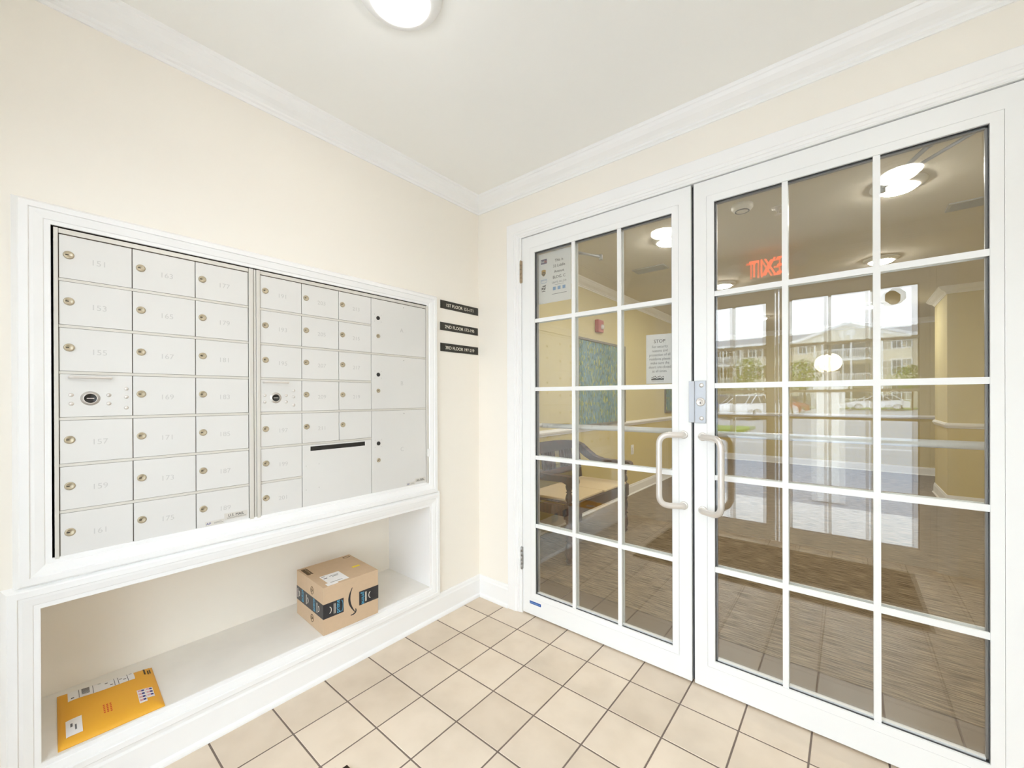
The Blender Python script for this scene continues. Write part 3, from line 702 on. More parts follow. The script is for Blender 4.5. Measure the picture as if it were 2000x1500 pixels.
# ------------------------------------------------------------------ things in the niche
bx = empty('cardboard_box', (-.124, -.8535, NZ0), 'brown cardboard parcel with black tape and a curved arrow in the niche', 'box', rz=0)
bw, bd, bh = .262, .292, .209; th = math.radians(2.4)
fy = Vector((math.sin(th) * 1.0, math.cos(th), 0)); fx = Vector((math.cos(th), -math.sin(th), 0))   # along the front, and outwards
c0 = Vector((-.1240, -.8535, NZ0))
def BP(u, v, z): return c0 + fy * u + fx * v + Vector((0, 0, z))      # u along the front, v outwards
mb = MB().obox(BP(0, 0, bh / 2 + .0003), fx * bd / 2, fy * bw / 2, (0, 0, bh / 2), 0, .0016)
mb.build('carton', ['kraft'], bx)
e = .0006
mb = MB()
def fpanel(u0, u1, z0, z1, m=0): mb.obox(BP((u0 + u1) / 2, bd / 2 + e / 2, (z0 + z1) / 2), fx * e / 2, fy * (u1 - u0) / 2, (0, 0, (z1 - z0) / 2), m)
def lpanel(v0, v1, z0, z1, m=0): mb.obox(BP(-bw / 2 - e / 2, (v0 + v1) / 2, (z0 + z1) / 2), fx * (v1 - v0) / 2, fy * e / 2, (0, 0, (z1 - z0) / 2), m)
zt0, zt1 = .072, .136
fpanel(.034, bw / 2 + e, zt0, zt1); mb.build('parcel_tape', ['tape'], bx)
mb = MB(); fpanel(-bw / 2 - e, -.040, zt0, zt1); lpanel(-bd / 2, bd / 2 + e, zt0, zt1)
tp = mb.build('parcel_tape', ['tape'], bx)
mb = MB(); nrmF = fx * e
mb.text('prime', .027, BP(-.058, bd / 2 + e, .104) + Vector((0, 0, -.026)), (0, 0, 1), -fy, 0, 'LEFT', .0002, .9)
mb.text('prime', .027, BP(.046, bd / 2 + e, .104) + Vector((0, 0, .026)), (0, 0, -1), fy, 0, 'LEFT', .0002, .9)
for v in (-.085, .045):
    mb.text('prime', .027, BP(-bw / 2 - e, v + .012, .104) + Vector((0, 0, -.026)), (0, 0, 1), -fx, 0, 'LEFT', .0002, .9)
    mb.tube([BP(-bw / 2 - e, v + .020 - .004 * math.sin(a), .104 + .024 * math.cos(a)) for a in [PI * k / 10 for k in range(11)]], .0008, 0, 6)
mb.tube([BP(-.050 + .007 * math.sin(a), bd / 2 + e, .104 + .025 * math.cos(a)) for a in [PI * k / 10 for k in range(11)]], .0010, 0, 6)
mb.build('tape_print', ['cyan'], tp)
mb = MB()
for u, s in ((-.104, 1), (.090, -1)):
    mb.tube([BP(u + .008 * math.sin(a) * s, bd / 2 + e, .104 + .014 * math.cos(a)) for a in [PI * k / 10 for k in range(11)]], .0014, 0, 6)
    for q in range(2): mb.obox(BP(u + s * (.020 + q * .005), bd / 2 + e + .0001, .104), fx * .0002, fy * .0010, (0, 0, .022))
for v in (-.118, -.018, .098):
    mb.tube([BP(-bw / 2 - e, v + .007 * math.sin(a), .104 + .012 * math.cos(a)) for a in [PI * k / 10 for k in range(11)]], .0014, 0, 6)
    for q in range(2): mb.obox(BP(-bw / 2 - e - .0001, v - .012 - q * .005, .104), fx * .0010, fy * .0002, (0, 0, .022))
mb.build('tape_symbols', ['white'], tp)
# curved arrow on the front
mb = MB(); N_ = 26; L_, R2 = [], []
for k in range(N_ + 1):
    t = k / N_; z = .168 - t * .118; u = .012 - .030 * math.sin(PI * (.12 + t * .80)) + .010 * t; wd = .0007 + .0046 * math.sin(PI * min(1, t * .80 + .10)) ** 1.3
    L_.append((u - wd, z)); R2.append((u + wd, z))
pl = L_ + R2[::-1]
for k in range(N_):
    q = [L_[k], R2[k], R2[k + 1], L_[k + 1]]
    mb.poly([BP(u, bd / 2 + .0006, z) for u, z in q])
hook = [(.018, .067), (.0215, .056), (.0180, .046), (.007, .0405), (-.008, .0415)]; inn = [(.0150, .0655), (.0155, .056), (.0125, .0500), (.004, .0462), (-.007, .0450)]
for k in range(4): mb.poly([BP(u, bd / 2 + .0006, z) for u, z in (hook[k], hook[k + 1], inn[k + 1], inn[k])])
mb.build('curved_arrow', ['tape'], bx)
mb = MB()
def tpanel(u0, u1, v0, v1, h=.0006, m=0): mb.obox(BP((u0 + u1) / 2, (v0 + v1) / 2, bh + .0003 + h / 2), fx * (v1 - v0) / 2, fy * (u1 - u0) / 2, (0, 0, h / 2), m)
tpanel(-.095, -.005, .020, .128)
tpanel(-.108, -.060, .112, .140, .0005)
lbx = mb.build('address_label', ['paper'], bx)
mb = MB()
tpanel(-.060, -.020, .045, .049, .0009); tpanel(-.090, -.076, .030, .036, .0009); tpanel(-.090, -.074, .052, .060, .0009); tpanel(-.052, -.024, .056, .060, .0009); tpanel(-.085, -.030, .112, .116, .0009)
mb.build('label_print', ['greyink'], lbx)
mb = MB(); tpanel(.060, .098, .020, .036); mb.build('yellow_sticker', ['yellow'], bx)
mb = MB()
tpanel(-.122, -.108, -.120, -.040, .0004); tpanel(-.100, -.096, -.120, -.040, .0004); tpanel(-.120, -.096, -.128, -.124, .0004)
for k in range(6): tpanel(-.108, -.099, -.118 + k * .013, -.110 + k * .013, .0004)
tpanel(.085, .118, -.128, -.124, .0004); tpanel(.085, .118, -.112, -.109, .0004); tpanel(.085, .088, -.128, -.109, .0004); tpanel(.115, .118, -.128, -.109, .0004)
mb.build('box_print', ['brownp'], bx)
mb = MB()
for zc in (.165, .040):
    mb = MB(); mb.tube([BP(-bw / 2 - .0004, .030 + .014 * math.cos(a), zc + .017 * math.sin(a)) for a in [2 * PI * k / 16 for k in range(17)]], .0011, 0, 5)
    mb.tube([BP(-bw / 2 - .0004, .030 + .007 * math.cos(a), zc + .008 * math.sin(a)) for a in [2 * PI * k / 3 for k in range(4)]], .0014, 0, 5)
    mb.build('side_print', ['brownp'], bx)

# padded envelope
ec = [Vector((-.338, -1.752)), Vector((-.288, -1.510)), Vector((.002, -1.522)), Vector((-.006, -1.764))]   # back-left, back-right, front-right, front-left
def EP(a, b, dz=0.0, zz=None):
    """a along the length (0..1 left to right), b from back (0) to front (1)"""
    p = ec[0] * (1 - a) * (1 - b) + ec[1] * a * (1 - b) + ec[2] * a * b + ec[3] * (1 - a) * b
    return p
def ez(a, b):
    f = max(0.0, min(a, 1 - a, b, 1 - b)) * 6
    return NZ0 + .003 + .017 * (1 - math.exp(-f * 2.2)) + .0015 * math.sin(a * 9 + b * 4) * min(1, f)
ev = empty('padded_envelope', (-.157, -1.637, NZ0), 'yellow padded envelope with address label and flag stamps in the niche', 'envelope')
mb = MB(); n = 26; rows = []
for i in range(n + 1):
    rows.append([])
    for j in range(n + 1):
        a, b = i / n, j / n; p = EP(a, b); rows[-1].append((mb.bm.verts.new((p.x, p.y, ez(a, b))), mb.bm.verts.new((p.x, p.y, NZ0 + .0006))))
for i in range(n):
    for j in range(n):
        f = mb.bm.faces.new([rows[i][j][0], rows[i + 1][j][0], rows[i + 1][j + 1][0], rows[i][j + 1][0]]); f.smooth = True
        mb.bm.faces.new([rows[i][j][1], rows[i][j + 1][1], rows[i + 1][j + 1][1], rows[i + 1][j][1]])
for i in range(n):
    for (A, B) in (((i, 0), (i + 1, 0)), ((i, n), (i + 1, n)), ((0, i), (0, i + 1)), ((n, i), (n, i + 1))):
        mb.bm.faces.new([rows[A[0]][A[1]][0], rows[B[0]][B[1]][0], rows[B[0]][B[1]][1], rows[A[0]][A[1]][1]])
mb.build('padded_body', ['envelope'], ev)
def epatch(mb, a0, a1, b0, b1, h=.0008, m=0, na=8, nb=4):
    V = [[mb.bm.verts.new((EP(a0 + (a1 - a0) * i / na, b0 + (b1 - b0) * j / nb).x, EP(a0 + (a1 - a0) * i / na, b0 + (b1 - b0) * j / nb).y, ez(a0 + (a1 - a0) * i / na, b0 + (b1 - b0) * j / nb) + h)) for j in range(nb + 1)] for i in range(na + 1)]
    for i in range(na):
        for j in range(nb):
            f = mb.bm.faces.new([V[i][j], V[i + 1][j], V[i + 1][j + 1], V[i][j + 1]]); f.material_index = m
mb = MB(); epatch(mb, .10, .78, .035, .27, .0008, 0, 34, 16); al = mb.build('address_label', ['paper'], ev)
mb = MB()
for k in range(9): epatch(mb, .235, .315, .07 + k * .018, .079 + k * .018, .0014, 0, 2, 1)
for a in (.205, .345, .565, .605, .705): epatch(mb, a, a + .006, .036, .269, .0013, 0, 1, 4)
for a, b in ((.13, .22), (.40, .06), (.62, .14), (.66, .18), (.73, .07), (.52, .20), (.47, .12)): epatch(mb, a, a + .03, b, b + .02, .0013, 0, 2, 1)
mb.build('label_print', ['greyp'], al)
mb = MB()
for c_ in range(2):
    epatch(mb, .760 + c_ * .085, .842 + c_ * .085, .56, .84 - c_ * .06, .0010, 0)
st = mb.build('flag_stamps', ['paper'], ev)
mb = MB()
for c_ in range(2):
    for k in range(4 - c_):
        b0 = .575 + k * .066
        epatch(mb, .806 + c_ * .085, .834 + c_ * .085, b0, b0 + .036, .0015, 1, 2, 1)
        for q in range(3): epatch(mb, .768 + c_ * .085, .806 + c_ * .085, b0 + q * .014, b0 + .007 + q * .014, .0015, 0, 2, 1)
mb.build('stamp_print', ['flagred', 'flagblue'], st)
mb = MB()
for k in range(3):
    for q in range(5): epatch(mb, .415 + k * .032, .432 + k * .032, .60 + q * .036 + k * .006, .622 + q * .036 + k * .006, .0009, 0, 1, 1)
mb.build('red_stamp', ['redink'], ev)
mb = MB(); epatch(mb, .07, .215, .62, .90, .0009, 0, 12, 12); rl = mb.build('return_label', ['paper'], ev)
mb = MB(); epatch(mb, .11, .13, .70, .76, .0014, 0, 1, 1); epatch(mb, .15, .165, .74, .83, .0014, 0, 1, 1); mb.build('label_print', ['greyp'], rl)
mb = MB(); epatch(mb, .885, .905, .06, .22, .0009); epatch(mb, .925, .94, .12, .22, .0009, 0, 2, 2); epatch(mb, .95, .965, .10, .20, .0009, 0, 2, 2); mb.build('corner_print', ['brownp'], ev)

# door mat by the street doors
mt = MB().box(.495, 2.125, -2.045, -1.142, 0, .009, 0, .003).build('door_mat', ['doormat'], None, 'dark brown ribbed door mat at the bottom edge by the street doors', 'mat')

# ------------------------------------------------------------------ ceiling lamps
def ceiling_lamp(x, y, glow, label, group):
    o = empty('ceiling_lamp', (x, y, H), label, 'lamp', group)
    MB().lathe([(0, 0), (.124, 0), (.124, -.008), (.116, -.017), (.100, -.024), (.090, -.028), (.0835, -.028), (.0835, -.012), (0, -.012)], (x, y, H), (0, 0, 1), 0, 48).build('flange', ['trim'], o)
    MB().lathe([(.083, -.022), (.081, -.032), (.072, -.038), (.052, -.042), (.028, -.0435), (0, -.044)], (x, y, H), (0, 0, 1), 0, 48).build('diffuser', [glow], o)
    return o
ceiling_lamp(.752, -1.105, 'glow', 'round white flush lamp on the vestibule ceiling, at the top edge', 'vestibule ceiling lamps')
ceiling_lamp(2.0, -1.125, 'glow', 'round white flush vestibule lamp seen mirrored in the right door glass', 'vestibule ceiling lamps')
for x, y, lab in ((.715, 1.36, 'nearest lobby lamp behind the left door leaf'), (2.0, 1.38, 'nearest lobby lamp behind the right door leaf'), (.735, 3.0, 'second lobby lamp at left edge of right door glass'), (2.0, 3.02, 'second lobby lamp behind the right door leaf, on its upper bar'), (.735, 5.4, 'farthest lobby lamp on the left'), (2.0, 5.4, 'farthest lobby lamp on the right')):
    ceiling_lamp(x, y, 'lobbyglow', lab, 'lobby ceiling lamps')

# exit sign with emergency lights above the street doors
o = empty('exit_sign', (1.25, YB, 2.27), 'exit sign with red letters and twin emergency heads over the street doors', 'exit sign')
MB().box(1.125, 1.372, YB, YB + .045, 2.228, 2.410, 0, .006).build('housing', ['trim'], o)
MB().text('EXIT', .205, (1.2485, YB + .0452, 2.247), (-1, 0, 0), U_, 0, 'CENTER', .0008, .62).build('lettering', ['exitred'], o)
for x in (1.03, 1.485):
    mb = MB().lathe([(0, 0), (.045, 0), (.058, .03), (.060, .06), (.052, .066), (0, .060)], (x, YB + .035, 2.345), (0, .9, -.35), 0, 24); hd = mb.build('emergency_head', ['lens'], o)
MB().box(1.0, 1.515, YB + .002, YB + .030, 2.385, 2.405).build('mounting_bar', ['trim'], o)

# ------------------------------------------------------------------ lobby furnishings
bn = empty('bench', (-.05, 1.22, .004), 'dark wooden settle with scrolled arms and turned legs in the lobby', 'bench')
ya, yb, xb, xf = .735, 1.690, -.285, .200
def turned(x, y, z0, z1, r=.030):
    h = z1 - z0
    pr = [(r * .55, 0), (r * .7, .03), (r * .95, .06), (r * .6, .10), (r * .75, .13), (r * 1.1, .22), (r * 1.0, .34), (r * .7, .46), (r * .55, .50), (r * 1.0, .53), (r * .6, .57), (r * .85, .66), (r * 1.05, .78), (r * .7, .90), (r * .9, .94), (r * .9, 1)]
    return MB().lathe([(0, 0)] + [(a, b * h) for a, b in pr] + [(0, h)], (x, y, z0), (0, 0, 1), 0, 20)
for y in (ya, yb):
    mb = turned(xf, y, .004, .330, .030); mb.box(xf - .030, xf + .030, y - .030, y + .030, .330, .440, 0, .004); mb.build('leg', ['wood'], bn)
    mb = MB().prism([(xb - .02, y - .024, .004), (xb + .03, y - .024, .004), (xb + .035, y - .024, .42), (xb - .005, y - .024, .80), (xb - .045, y - .024, .80), (xb - .01, y - .024, .42)], (0, .048, 0)); mb.build('rear_post', ['wood'], bn)
    turned(xf, y, .440, .610, .026).build('arm_post', ['wood'], bn)
    # sweeping arm with a scroll at the front
    top = [(xb - .02, .795), (xb + .05, .770), (xb + .12, .715), (xb + .19, .668), (xb + .27, .648), (xb + .36, .645), (xf - .03, .650), (xf + .03, .648)]
    mb = MB(); sc = [(xf + .030 + .040 * math.sin(a), .612 + .036 * math.cos(a)) for a in [PI * k / 9 for k in range(10)]]
    bot = [(xf - .005, .590), (xf - .04, .604), (xb + .36, .600), (xb + .26, .598), (xb + .17, .615), (xb + .09, .655), (xb + .03, .700), (xb - .02, .715)]
    mb.prism([(a, y - .035, b) for a, b in top + sc + bot], (0, .070, 0)); mb.build('arm', ['wood'], bn)
mb = MB(); mb.box(xf - .018, xf + .018, ya + .03, yb - .03, .345, .425, 0, .004); mb.box(xb, xb + .03, ya + .02, yb - .02, .345, .425)
for y in (ya, yb): mb.box(xb + .02, xf - .03, y - .016, y + .016, .350, .425)
mb.build('seat_rail', ['wood'], bn)
MB().box(xb + .02, xf + .030, ya + .034, yb - .034, .425, .442, 0, .005).build('seat', ['wood'], bn)
mb = MB(); n = 16
for k in range(n):
    y0, y1 = ya + .02 + (yb - ya - .04) * k / n, ya + .02 + (yb - ya - .04) * (k + 1) / n
    zt = .800 + .030 * math.sin(PI * (k + .5) / n)
    mb.prism([(xb - .043, y0, .735), (xb - .012, y0, .735), (xb - .014, y0, zt), (xb - .045, y0, zt)], (0, y1 - y0, 0))
mb.build('top_rail', ['wood'], bn)
MB().box(xb - .022, xb + .008, ya + .02, yb - .02, .520, .575, 0, .003).build('lower_rail', ['wood'], bn)
for k in range(24):
    if k % 8 in (0, 7): continue
    y = ya + .04 + (yb - ya - .08) * (k + .5) / 24
    MB().prism([(xb - .020, y - .009, .565), (xb - .006, y - .009, .565), (xb - .026, y - .009, .745), (xb - .040, y - .009, .745)], (0, .018, 0)).build('back_slat', ['wood'], bn)
for (y0, y1, z, lab, dx) in ((ya + .040, 1.225, .4435, 'thin tan seat pad on the bench, nearer the doors', .0), (1.235, yb - .038, .4435, 'thin tan seat pad on the bench, farther from the doors', .012)):
    mb = MB().box(xb + .06, xf + .020 + dx, y0, y1, z, z + .020, 0, .006); mb.build('seat_pad', ['pad'], None, lab, 'seat pad', 'bench seat pads')
# painting
o = empty('painting', (LX0, 2.34, .95), 'blue and green abstract painting on the lobby wall above the bench', 'painting')
MB().box(LX0, LX0 + .030, 1.770, 2.850, .945, 1.815, 0, .003).build('canvas', ['canvas'], o)
mb = MB()
for a in ((1.745, 1.770, .92, 1.84), (2.850, 2.875, .92, 1.84)): mb.box(LX0, LX0 + .036, a[0], a[1], a[2], a[3])
mb.box(LX0, LX0 + .036, 1.770, 2.850, .92, .945); mb.box(LX0, LX0 + .036, 1.770, 2.850, 1.815, 1.84)
mb.build('picture_frame', ['octagon'], o)
o = empty('painting', (LX0, 4.6, 1.0), 'small landscape picture farther along the lobby wall', 'painting')
MB().box(LX0, LX0 + .025, 4.35, 4.98, 1.02, 1.35, 0, .003).build('canvas', ['canvas'], o)
MB().box(LX0, LX0 + .018, 4.32, 5.01, .99, 1.38).build('picture_frame', ['octagon'], o)
# fire alarm strobe
o = empty('fire_alarm', (LX0, 2.23, 2.0), 'red fire alarm strobe high on the lobby wall', 'fire alarm')
MB().box(LX0, LX0 + .045, 2.165, 2.290, 1.935, 2.07, 0, .006).build('housing', ['red'], o)
MB().lathe([(.028, 0), (.028, .010), (.018, .022), (0, .026)], (LX0 + .045, 2.245, 1.995), (1, 0, 0), 0, 18).build('strobe_lens', ['lens'], o)
o = empty('light_switch', (LX0, 3.14, .56), 'white wall switch plate low on the lobby wall', 'switch')
MB().box(LX0, LX0 + .007, 3.10, 3.18, .50, .62, 0, .002).build('switch_plate', ['trim'], o); MB().box(LX0 + .007, LX0 + .013, 3.125, 3.155, .535, .585, 0, .002).build('rocker', ['trim'], o)
for x, y, lab in ((.33, 1.99, 'grey ceiling air grille behind the left door leaf'), (2.42, 1.99, 'grey ceiling air grille behind the right door leaf')):
    o = empty('air_grille', (x, y, H), lab, 'vent', 'lobby ceiling air grilles')
    mb = MB(); mb.box(x - .15, x + .15, y - .075, y - .06, H - .008, H); mb.box(x - .15, x + .15, y + .06, y + .075, H - .008, H); mb.box(x - .15, x - .135, y - .06, y + .06, H - .008, H); mb.box(x + .135, x + .15, y - .06, y + .06, H - .008, H); mb.build('frame', ['plate'], o)
    mb = MB()
    for k in range(9): mb.box(x - .135, x + .135, y - .055 + k * .0135, y - .049 + k * .0135, H - .007, H - .001)
    mb.build('louvre', ['plate'], o)
o = empty('smoke_detector', (1.26, 1.10, H), 'white round smoke detector on the lobby ceiling', 'smoke detector')
MB().lathe([(0, 0), (.062, 0), (.062, -.018), (.050, -.032), (.030, -.040), (0, -.040)], (1.26, 1.10, H), (0, 0, 1), 0, 28).build('housing', ['trim'], o)
MB().lathe([(.040, -.036), (.042, -.039), (.036, -.041), (.034, -.038)], (1.26, 1.10, H), (0, 0, 1), 0, 28).build('sensor_ring', ['greyp'], o)
o = empty('fire_sprinkler', (1.43, 1.28, H), 'small fire sprinkler head on the lobby ceiling', 'sprinkler')
MB().lathe([(0, 0), (.036, 0), (.034, -.006), (.014, -.008), (.010, -.022), (0, -.022)], (1.43, 1.28, H), (0, 0, 1), 0, 20).build('escutcheon', ['nickel'], o)
MB().lathe([(.004, -.022), (.004, -.040), (.018, -.042), (.018, -.044), (0, -.044)], (1.43, 1.28, H), (0, 0, 1), 0, 16).build('deflector', ['nickel'], o)

# ------------------------------------------------------------------ outside, seen mirrored in the door glass
def ground(name, x0, x1, y0, y1, z0, z1, m, label, cat): return struct(MB().box(x0, x1, y0, y1, z0, z1), name, [m], label, cat)
ground('ground', -60, 60, -130, -7.0, -.20, -.10, 'asphalt', 'grey asphalt car park outside', 'ground')
ground('ground_path', -14, 16, -4.0, YB - WT - .02, -.20, -.02, 'concrete', 'pale concrete walk outside the street doors', 'path')
ground('ground_kerb', -14, 16, -7.0, -4.0, -.20, -.10, 'asphalt', 'asphalt lane beside the concrete walk', 'ground')
mb = MB()
for y in (-5.5, -12.0, -27.0): mb.box(-12, 14, y - .06, y + .06, -.0995, -.097)
for k in range(8): mb.box(-11 + k * 2.7, -10.88 + k * 2.7, -33, -28, -.0995, -.097)
struct(mb, 'ground_marking', ['paintline'], 'white painted lines on the car park', 'road marking')
struct(MB().box(-9, -1.2, -17.5, -15.2, -.12, .02, 0, .05), 'ground_lawn', ['grass'], 'strip of green lawn in the car park', 'lawn')
struct(MB().box(-40, 40, -58.5, -54.5, -.12, .03, 0, .03), 'ground_lawn', ['grass'], 'green lawn along the front of the apartment block', 'lawn')

def car(x, y, rz, paint, label):
    o = empty('car', (0, 0, 0), label, 'car', 'parked cars')
    z0 = -.10
    prof = [(-2.2, .32), (-2.25, .55), (-2.18, .86), (-1.75, .95), (-1.45, .98), (.95, .95), (1.75, .86), (2.15, .72), (2.24, .50), (2.18, .30)]
    mb = MB(); rows = []
    for yy, ins in ((-.86, .10), (-.90, .02), (.90, .02), (.86, .10)):
        rows.append([mb.bm.verts.new((a * (1 - ins * .12), yy, z0 + b - (ins * .3 if b > .7 else 0))) for a, b in prof])
    n = len(prof)
    for A, B in zip(rows, rows[1:]):
        for k in range(n): mb.bm.faces.new((A[k], A[(k + 1) % n], B[(k + 1) % n], B[k]))
    mb.bm.faces.new(rows[0]); mb.bm.faces.new(rows[-1][::-1])
    body = mb.build('body', [paint], o)
    mb = MB(); lo = [(-1.75, -.80, .93), (1.00, -.80, .93), (1.00, .80, .93), (-1.75, .80, .93)]; hi = [(-1.10, -.62, 1.42), (.20, -.62, 1.42), (.20, .62, 1.42), (-1.10, .62, 1.42)]
    va = [mb.bm.verts.new((a, b, c + z0)) for a, b, c in lo]; vb = [mb.bm.verts.new((a, b, c + z0)) for a, b, c in hi]
    for k in range(4): mb.bm.faces.new((va[k], va[(k + 1) % 4], vb[(k + 1) % 4], vb[k]))
    mb.build('windows', ['carglass'], o)
    mb = MB().box(-1.12, .22, -.63, .63, z0 + 1.40, z0 + 1.46, 0, .03)
    for s in (-1, 1):
        mb.tube([(-1.74, s * .80, z0 + .93), (-1.10, s * .63, z0 + 1.42)], .035, 0, 6); mb.tube([(1.0, s * .80, z0 + .93), (.2, s * .63, z0 + 1.42)], .035, 0, 6); mb.tube([(-.40, s * .815, z0 + .93), (-.40, s * .635, z0 + 1.42)], .030, 0, 6)
    mb.build('roof', [paint], o)
    for a in (-1.38, 1.36):
        for s in (-1, 1):
            wh = MB().cyl((a, s * .72, z0 + .32), (a, s * .93, z0 + .32), .32, n=24).build('wheel', ['rubber'], o)
            mb = MB().cyl((a, s * .925, z0 + .32), (a, s * .940, z0 + .32), .10, n=16)
            for q in range(6): mb.obox((a + .13 * math.cos(q * PI / 3), s * .932, z0 + .32 + .13 * math.sin(q * PI / 3)), Vector((math.cos(q * PI / 3), 0, math.sin(q * PI / 3))) * .12, (0, .006, 0), Vector((-math.sin(q * PI / 3), 0, math.cos(q * PI / 3))) * .025)
            mb.build('hub', ['hubm'], wh)
    mb = MB()
    for s in (-1, 1): MB().box(2.10, 2.20, s * .62 - .16, s * .62 + .16, z0 + .58, z0 + .72, 0, .02).build('headlight', ['lens'], o)
    o.location = (x, y, 0); o.rotation_euler = (0, 0, rz)
    return o
car(-4.9, -28.0, math.radians(-62), 'bluecar', 'blue parked car mirrored at the left edge of right door glass')
car(-2.44, -26.7, math.radians(-62), 'whitecar', 'white parked car beside the blue car in the mirrored view')
car(-5.0, -34.4, math.radians(-62), 'silvercar', 'silver parked car behind the blue one in the mirrored view')
car(-2.3, -33.0, math.radians(-62), 'redcar', 'red parked car behind the white car in the mirrored view')
car(-2.0, -51.5, math.radians(4), 'greycar', 'grey parked car in front of the apartment block')
car(3.8, -50.5, math.radians(182), 'whitecar', 'white parked car in front of the apartment block')

def tree(x, y, h, label):
    o = empty('tree', (x, y, -.1), label, 'tree', 'young trees outside')
    mb = MB().tube([(x, y, -.1), (x + .05, y, h * .35), (x, y, h * .65)], [.09, .07, .04], 0, 8)
    for k in range(4): mb.tube([(x, y, h * .4), (x + .6 * math.cos(k * 1.6), y + .6 * math.sin(k * 1.6), h * .68)], [.04, .015], 0, 6)
    mb.build('trunk', ['bark'], o)
    mb = MB()
    for k in range(420):
        a, r, z = random.uniform(0, 2 * PI), math.sqrt(random.random()) * 1.0, random.uniform(-1, 1)
        rr = h * .28 * math.sqrt(max(0, 1 - z * z)) * r
        c = Vector((x + rr * math.cos(a), y + rr * math.sin(a), h * .70 + z * h * .28)); s_ = random.uniform(.10, .20)
        u = Vector((random.uniform(-1, 1), random.uniform(-1, 1), random.uniform(-1, 1))).normalized(); v = u.orthogonal().normalized()
        mb.poly([c - u * s_, c + v * s_ * .6, c + u * s_, c - v * s_ * .6])
    mb.build('foliage', ['leaf'], o, fixn=False)
tree(-1.2, -40.5, 4.4, 'young green tree before the apartment block, left of the globe lamp'); tree(-5.6, -43, 5.0, 'young green tree at the left end of the apartment block'); tree(6.3, -52, 4.2, 'young green tree at the right end of the apartment block')

def street_lamp(x, y, label):
    o = empty('street_lamp', (x, y, -.1), label, 'street lamp', 'car park street lamps')
    MB().lathe([(0, 0), (.16, 0), (.12, .25), (.06, .32), (.05, 3.6), (.035, 3.7), (0, 3.7)], (x, y, -.1), (0, 0, 1), 0, 12).build('pole', ['black'], o)
    MB().lathe([(0, 3.62), (.10, 3.66), (.16, 4.05), (.20, 4.10), (.06, 4.30), (0, 4.36)], (x, y, -.1), (0, 0, 1), 0, 12).build('lantern', ['black'], o)
street_lamp(-9.9, -44, 'left of two black street lamps before the apartment block'); street_lamp(-8.6, -47, 'right of two black street lamps before the apartment block')

# globe lamp on a white post by the walk
o = empty('globe_lamp', (1.60, -4.7, -.1), 'lit globe lamp on a white post outside the street doors', 'lamp')
MB().box(1.46, 1.74, -4.84, -4.56, -.1, 1.30, 0, .02).box(1.43, 1.77, -4.87, -4.53, 1.30, 1.36, 0, .01).build('post', ['trim'], o)
MB().lathe([(.06, 0), (.06, .14), (.09, .16), (.09, .18)], (1.60, -4.7, 1.36), (0, 0, 1), 0, 20).build('collar', ['nickel'], o)
MB().sphere((1.60, -4.7, 1.655), .115, 0, 3).build('globe', ['globe'], o)

# apartment block
FY = -59.0
o = empty('apartment_building', (0, FY - 6, -.1), 'beige three storey apartment block with grey roof and central gable', 'building')
mb = MB().box(-24, 16, FY - 12, FY, -.1, 8.0); mb.box(-3.4, 7.2, FY, FY + 1.2, -.1, 7.7, 1); mb.build('wall', ['siding', 'siding2'], o)
mb = MB()
a = [(-24.8, FY + .8, 7.95), (16.8, FY + .8, 7.95), (16.8, FY - 12.8, 7.95), (-24.8, FY - 12.8, 7.95)]; r1, r2 = (-18.5, FY - 6, 9.6), (10.5, FY - 6, 9.6)
for q in ((a[0], a[1], r2, r1), (a[1], a[2], r2), (a[2], a[3], r1, r2), (a[3], a[0], r1), tuple(a[::-1])): mb.poly(q)
mb.build('roof', ['roof'], o)
g0, g1, ga = -3.9, 7.7, 1.9
mb = MB(); mb.prism([(g0, FY + 1.3, 7.4), (g1, FY + 1.3, 7.4), (ga, FY + 1.3, 9.45)], (0, -6, 0), 0); gb = mb.build('gable', ['siding'], o)
mb = MB()
for p_, q_ in (((g0 - .3, 7.35), (ga, 9.6)), ((g1 + .3, 7.35), (ga, 9.6))):
    d = Vector((q_[0] - p_[0], 0, q_[1] - p_[1])); c = Vector(((p_[0] + q_[0]) / 2, FY + 1.38, (p_[1] + q_[1]) / 2)); u = d.normalized(); nn = Vector((-u.z, 0, u.x))
    mb.obox(c, d / 2, (0, .10, 0), nn * .14)
mb.box(g0, g1, FY + 1.3, FY + 1.45, 7.25, 7.5); mb.box(-24.6, 16.6, FY + .75, FY + .85, 7.75, 8.0)
mb.build('gable_trim', ['trim'], gb)
MB().lathe([(0, 0), (.42, 0), (.42, .06), (.30, .07), (0, .05)], (ga, FY + 1.32, 8.35), (0, 1, 0), 0, 24).build('round_vent', ['trim'], gb)
first = None
def window(x, z, yy, w_=1.5, h_=1.5):
    global first
    if first is None:
        mb = MB(); f = .09
        mb.box(-w_ / 2 - f, w_ / 2 + f, 0, .08, -f, 0); mb.box(-w_ / 2 - f, w_ / 2 + f, 0, .08, h_, h_ + f); mb.box(-w_ / 2 - f, -w_ / 2, 0, .08, 0, h_); mb.box(w_ / 2, w_ / 2 + f, 0, .08, 0, h_)
        mb.box(-.05, .05, 0, .07, 0, h_); mb.box(-w_ / 2, w_ / 2, 0, .06, h_ / 2 - .03, h_ / 2 + .03)
        for s in (-.25, .25): mb.box(s * w_ - .02, s * w_ + .02, 0, .05, 0, h_)
        first = mb.build('window', ['trim']); first.parent = o
        MB().box(-w_ / 2, w_ / 2, .0, .03, 0, h_).build('pane', ['winglass']).parent = first
        q = first
    else: q = copy_tree(first, o)
    q.location = Vector((x, yy, z)) - Vector(o.location); return q
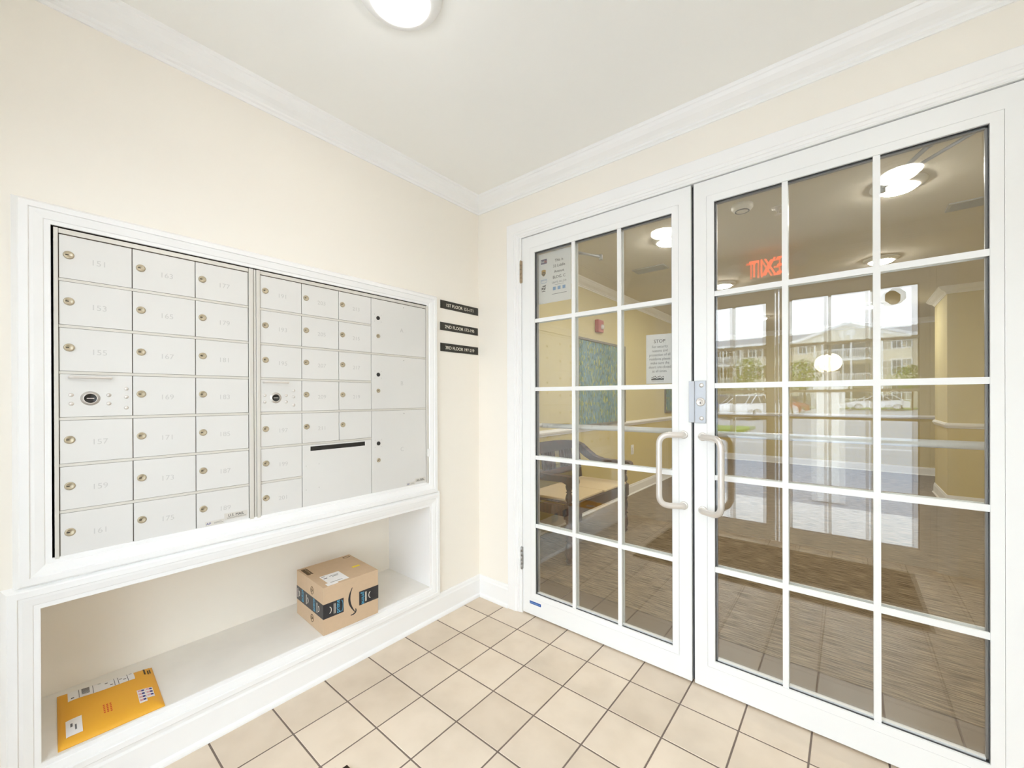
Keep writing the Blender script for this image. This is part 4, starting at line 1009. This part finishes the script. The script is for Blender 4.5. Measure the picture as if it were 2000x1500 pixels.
for fl in range(3):
    z = .9 + fl * 2.75
    for x in (-21.5, -18, -14.5, -11, -7.6, -5.2, 9.2, 11.6, 14.2): window(x, z, FY)
    for x in (-2.2, 6.0): window(x, z, FY + 1.2)
for fl in range(3):
    for x in (-21.5, -14.5, -7.6, 9.2, 14.2):
        for s in (-1, 1): MB().box(x + s * 1.12 - .18, x + s * 1.12 + .18, FY, FY + .05, .9 + fl * 2.75, 2.4 + fl * 2.75).build('shutter', ['shutter'], o)
for fl in range(3):
    for x0, x1 in ((-.7, 4.5), (-13.2, -9.0)):
        if x0 < -5 and fl == 0: continue
        yy = FY + 1.2 if x0 > -5 else FY
        z = -.05 + fl * 2.75
        bl = MB().box(x0, x1, yy, yy + 1.5, z - .18, z).build('balcony', ['trim'], o)
        mb = MB(); mb.box(x0, x1, yy + 1.42, yy + 1.48, z + .98, z + 1.05); mb.box(x0, x1, yy + 1.42, yy + 1.48, z + .08, z + .14)
        k = x0 + .06
        while k < x1: mb.box(k, k + .04, yy + 1.43, yy + 1.47, z + .12, z + 1.0); k += .16
        mb.build('railing', ['trim'], bl)
        MB().box(x0 + .2, x1 - .2, yy, yy + .03, z + .02, z + 2.2).build('balcony_door', ['winglass'], bl)
        for x in (x0, (x0 + x1) / 2 - .09, x1 - .18): MB().box(x, x + .18, yy + 1.35, yy + 1.5, z, z + 2.57).build('post', ['trim'], bl)
o2 = empty('apartment_wing', (-20, -46, -.1), 'nearer two storey beige apartment wing at the left of the mirrored view', 'building')
mb = MB().box(-30, -11.5, -54, -44.5, -.1, 6.4); mb.build('wall', ['siding'], o2)
mb = MB(); a = [(-30.7, -43.8, 6.3), (-10.8, -43.8, 6.3), (-10.8, -54.7, 6.3), (-30.7, -54.7, 6.3)]; r1, r2 = (-25, -49.2, 8.4), (-16, -49.2, 8.4)
for q in ((a[0], a[1], r2, r1), (a[1], a[2], r2), (a[2], a[3], r1, r2), (a[3], a[0], r1), tuple(a[::-1])): mb.poly(q)
mb.build('roof', ['roof'], o2)
for fl in range(2):
    for x in (-28, -24, -20, -16, -13.3):
        q = copy_tree(first, o2); q.location = Vector((x, -44.5, .9 + fl * 2.75)) - Vector(o2.location)
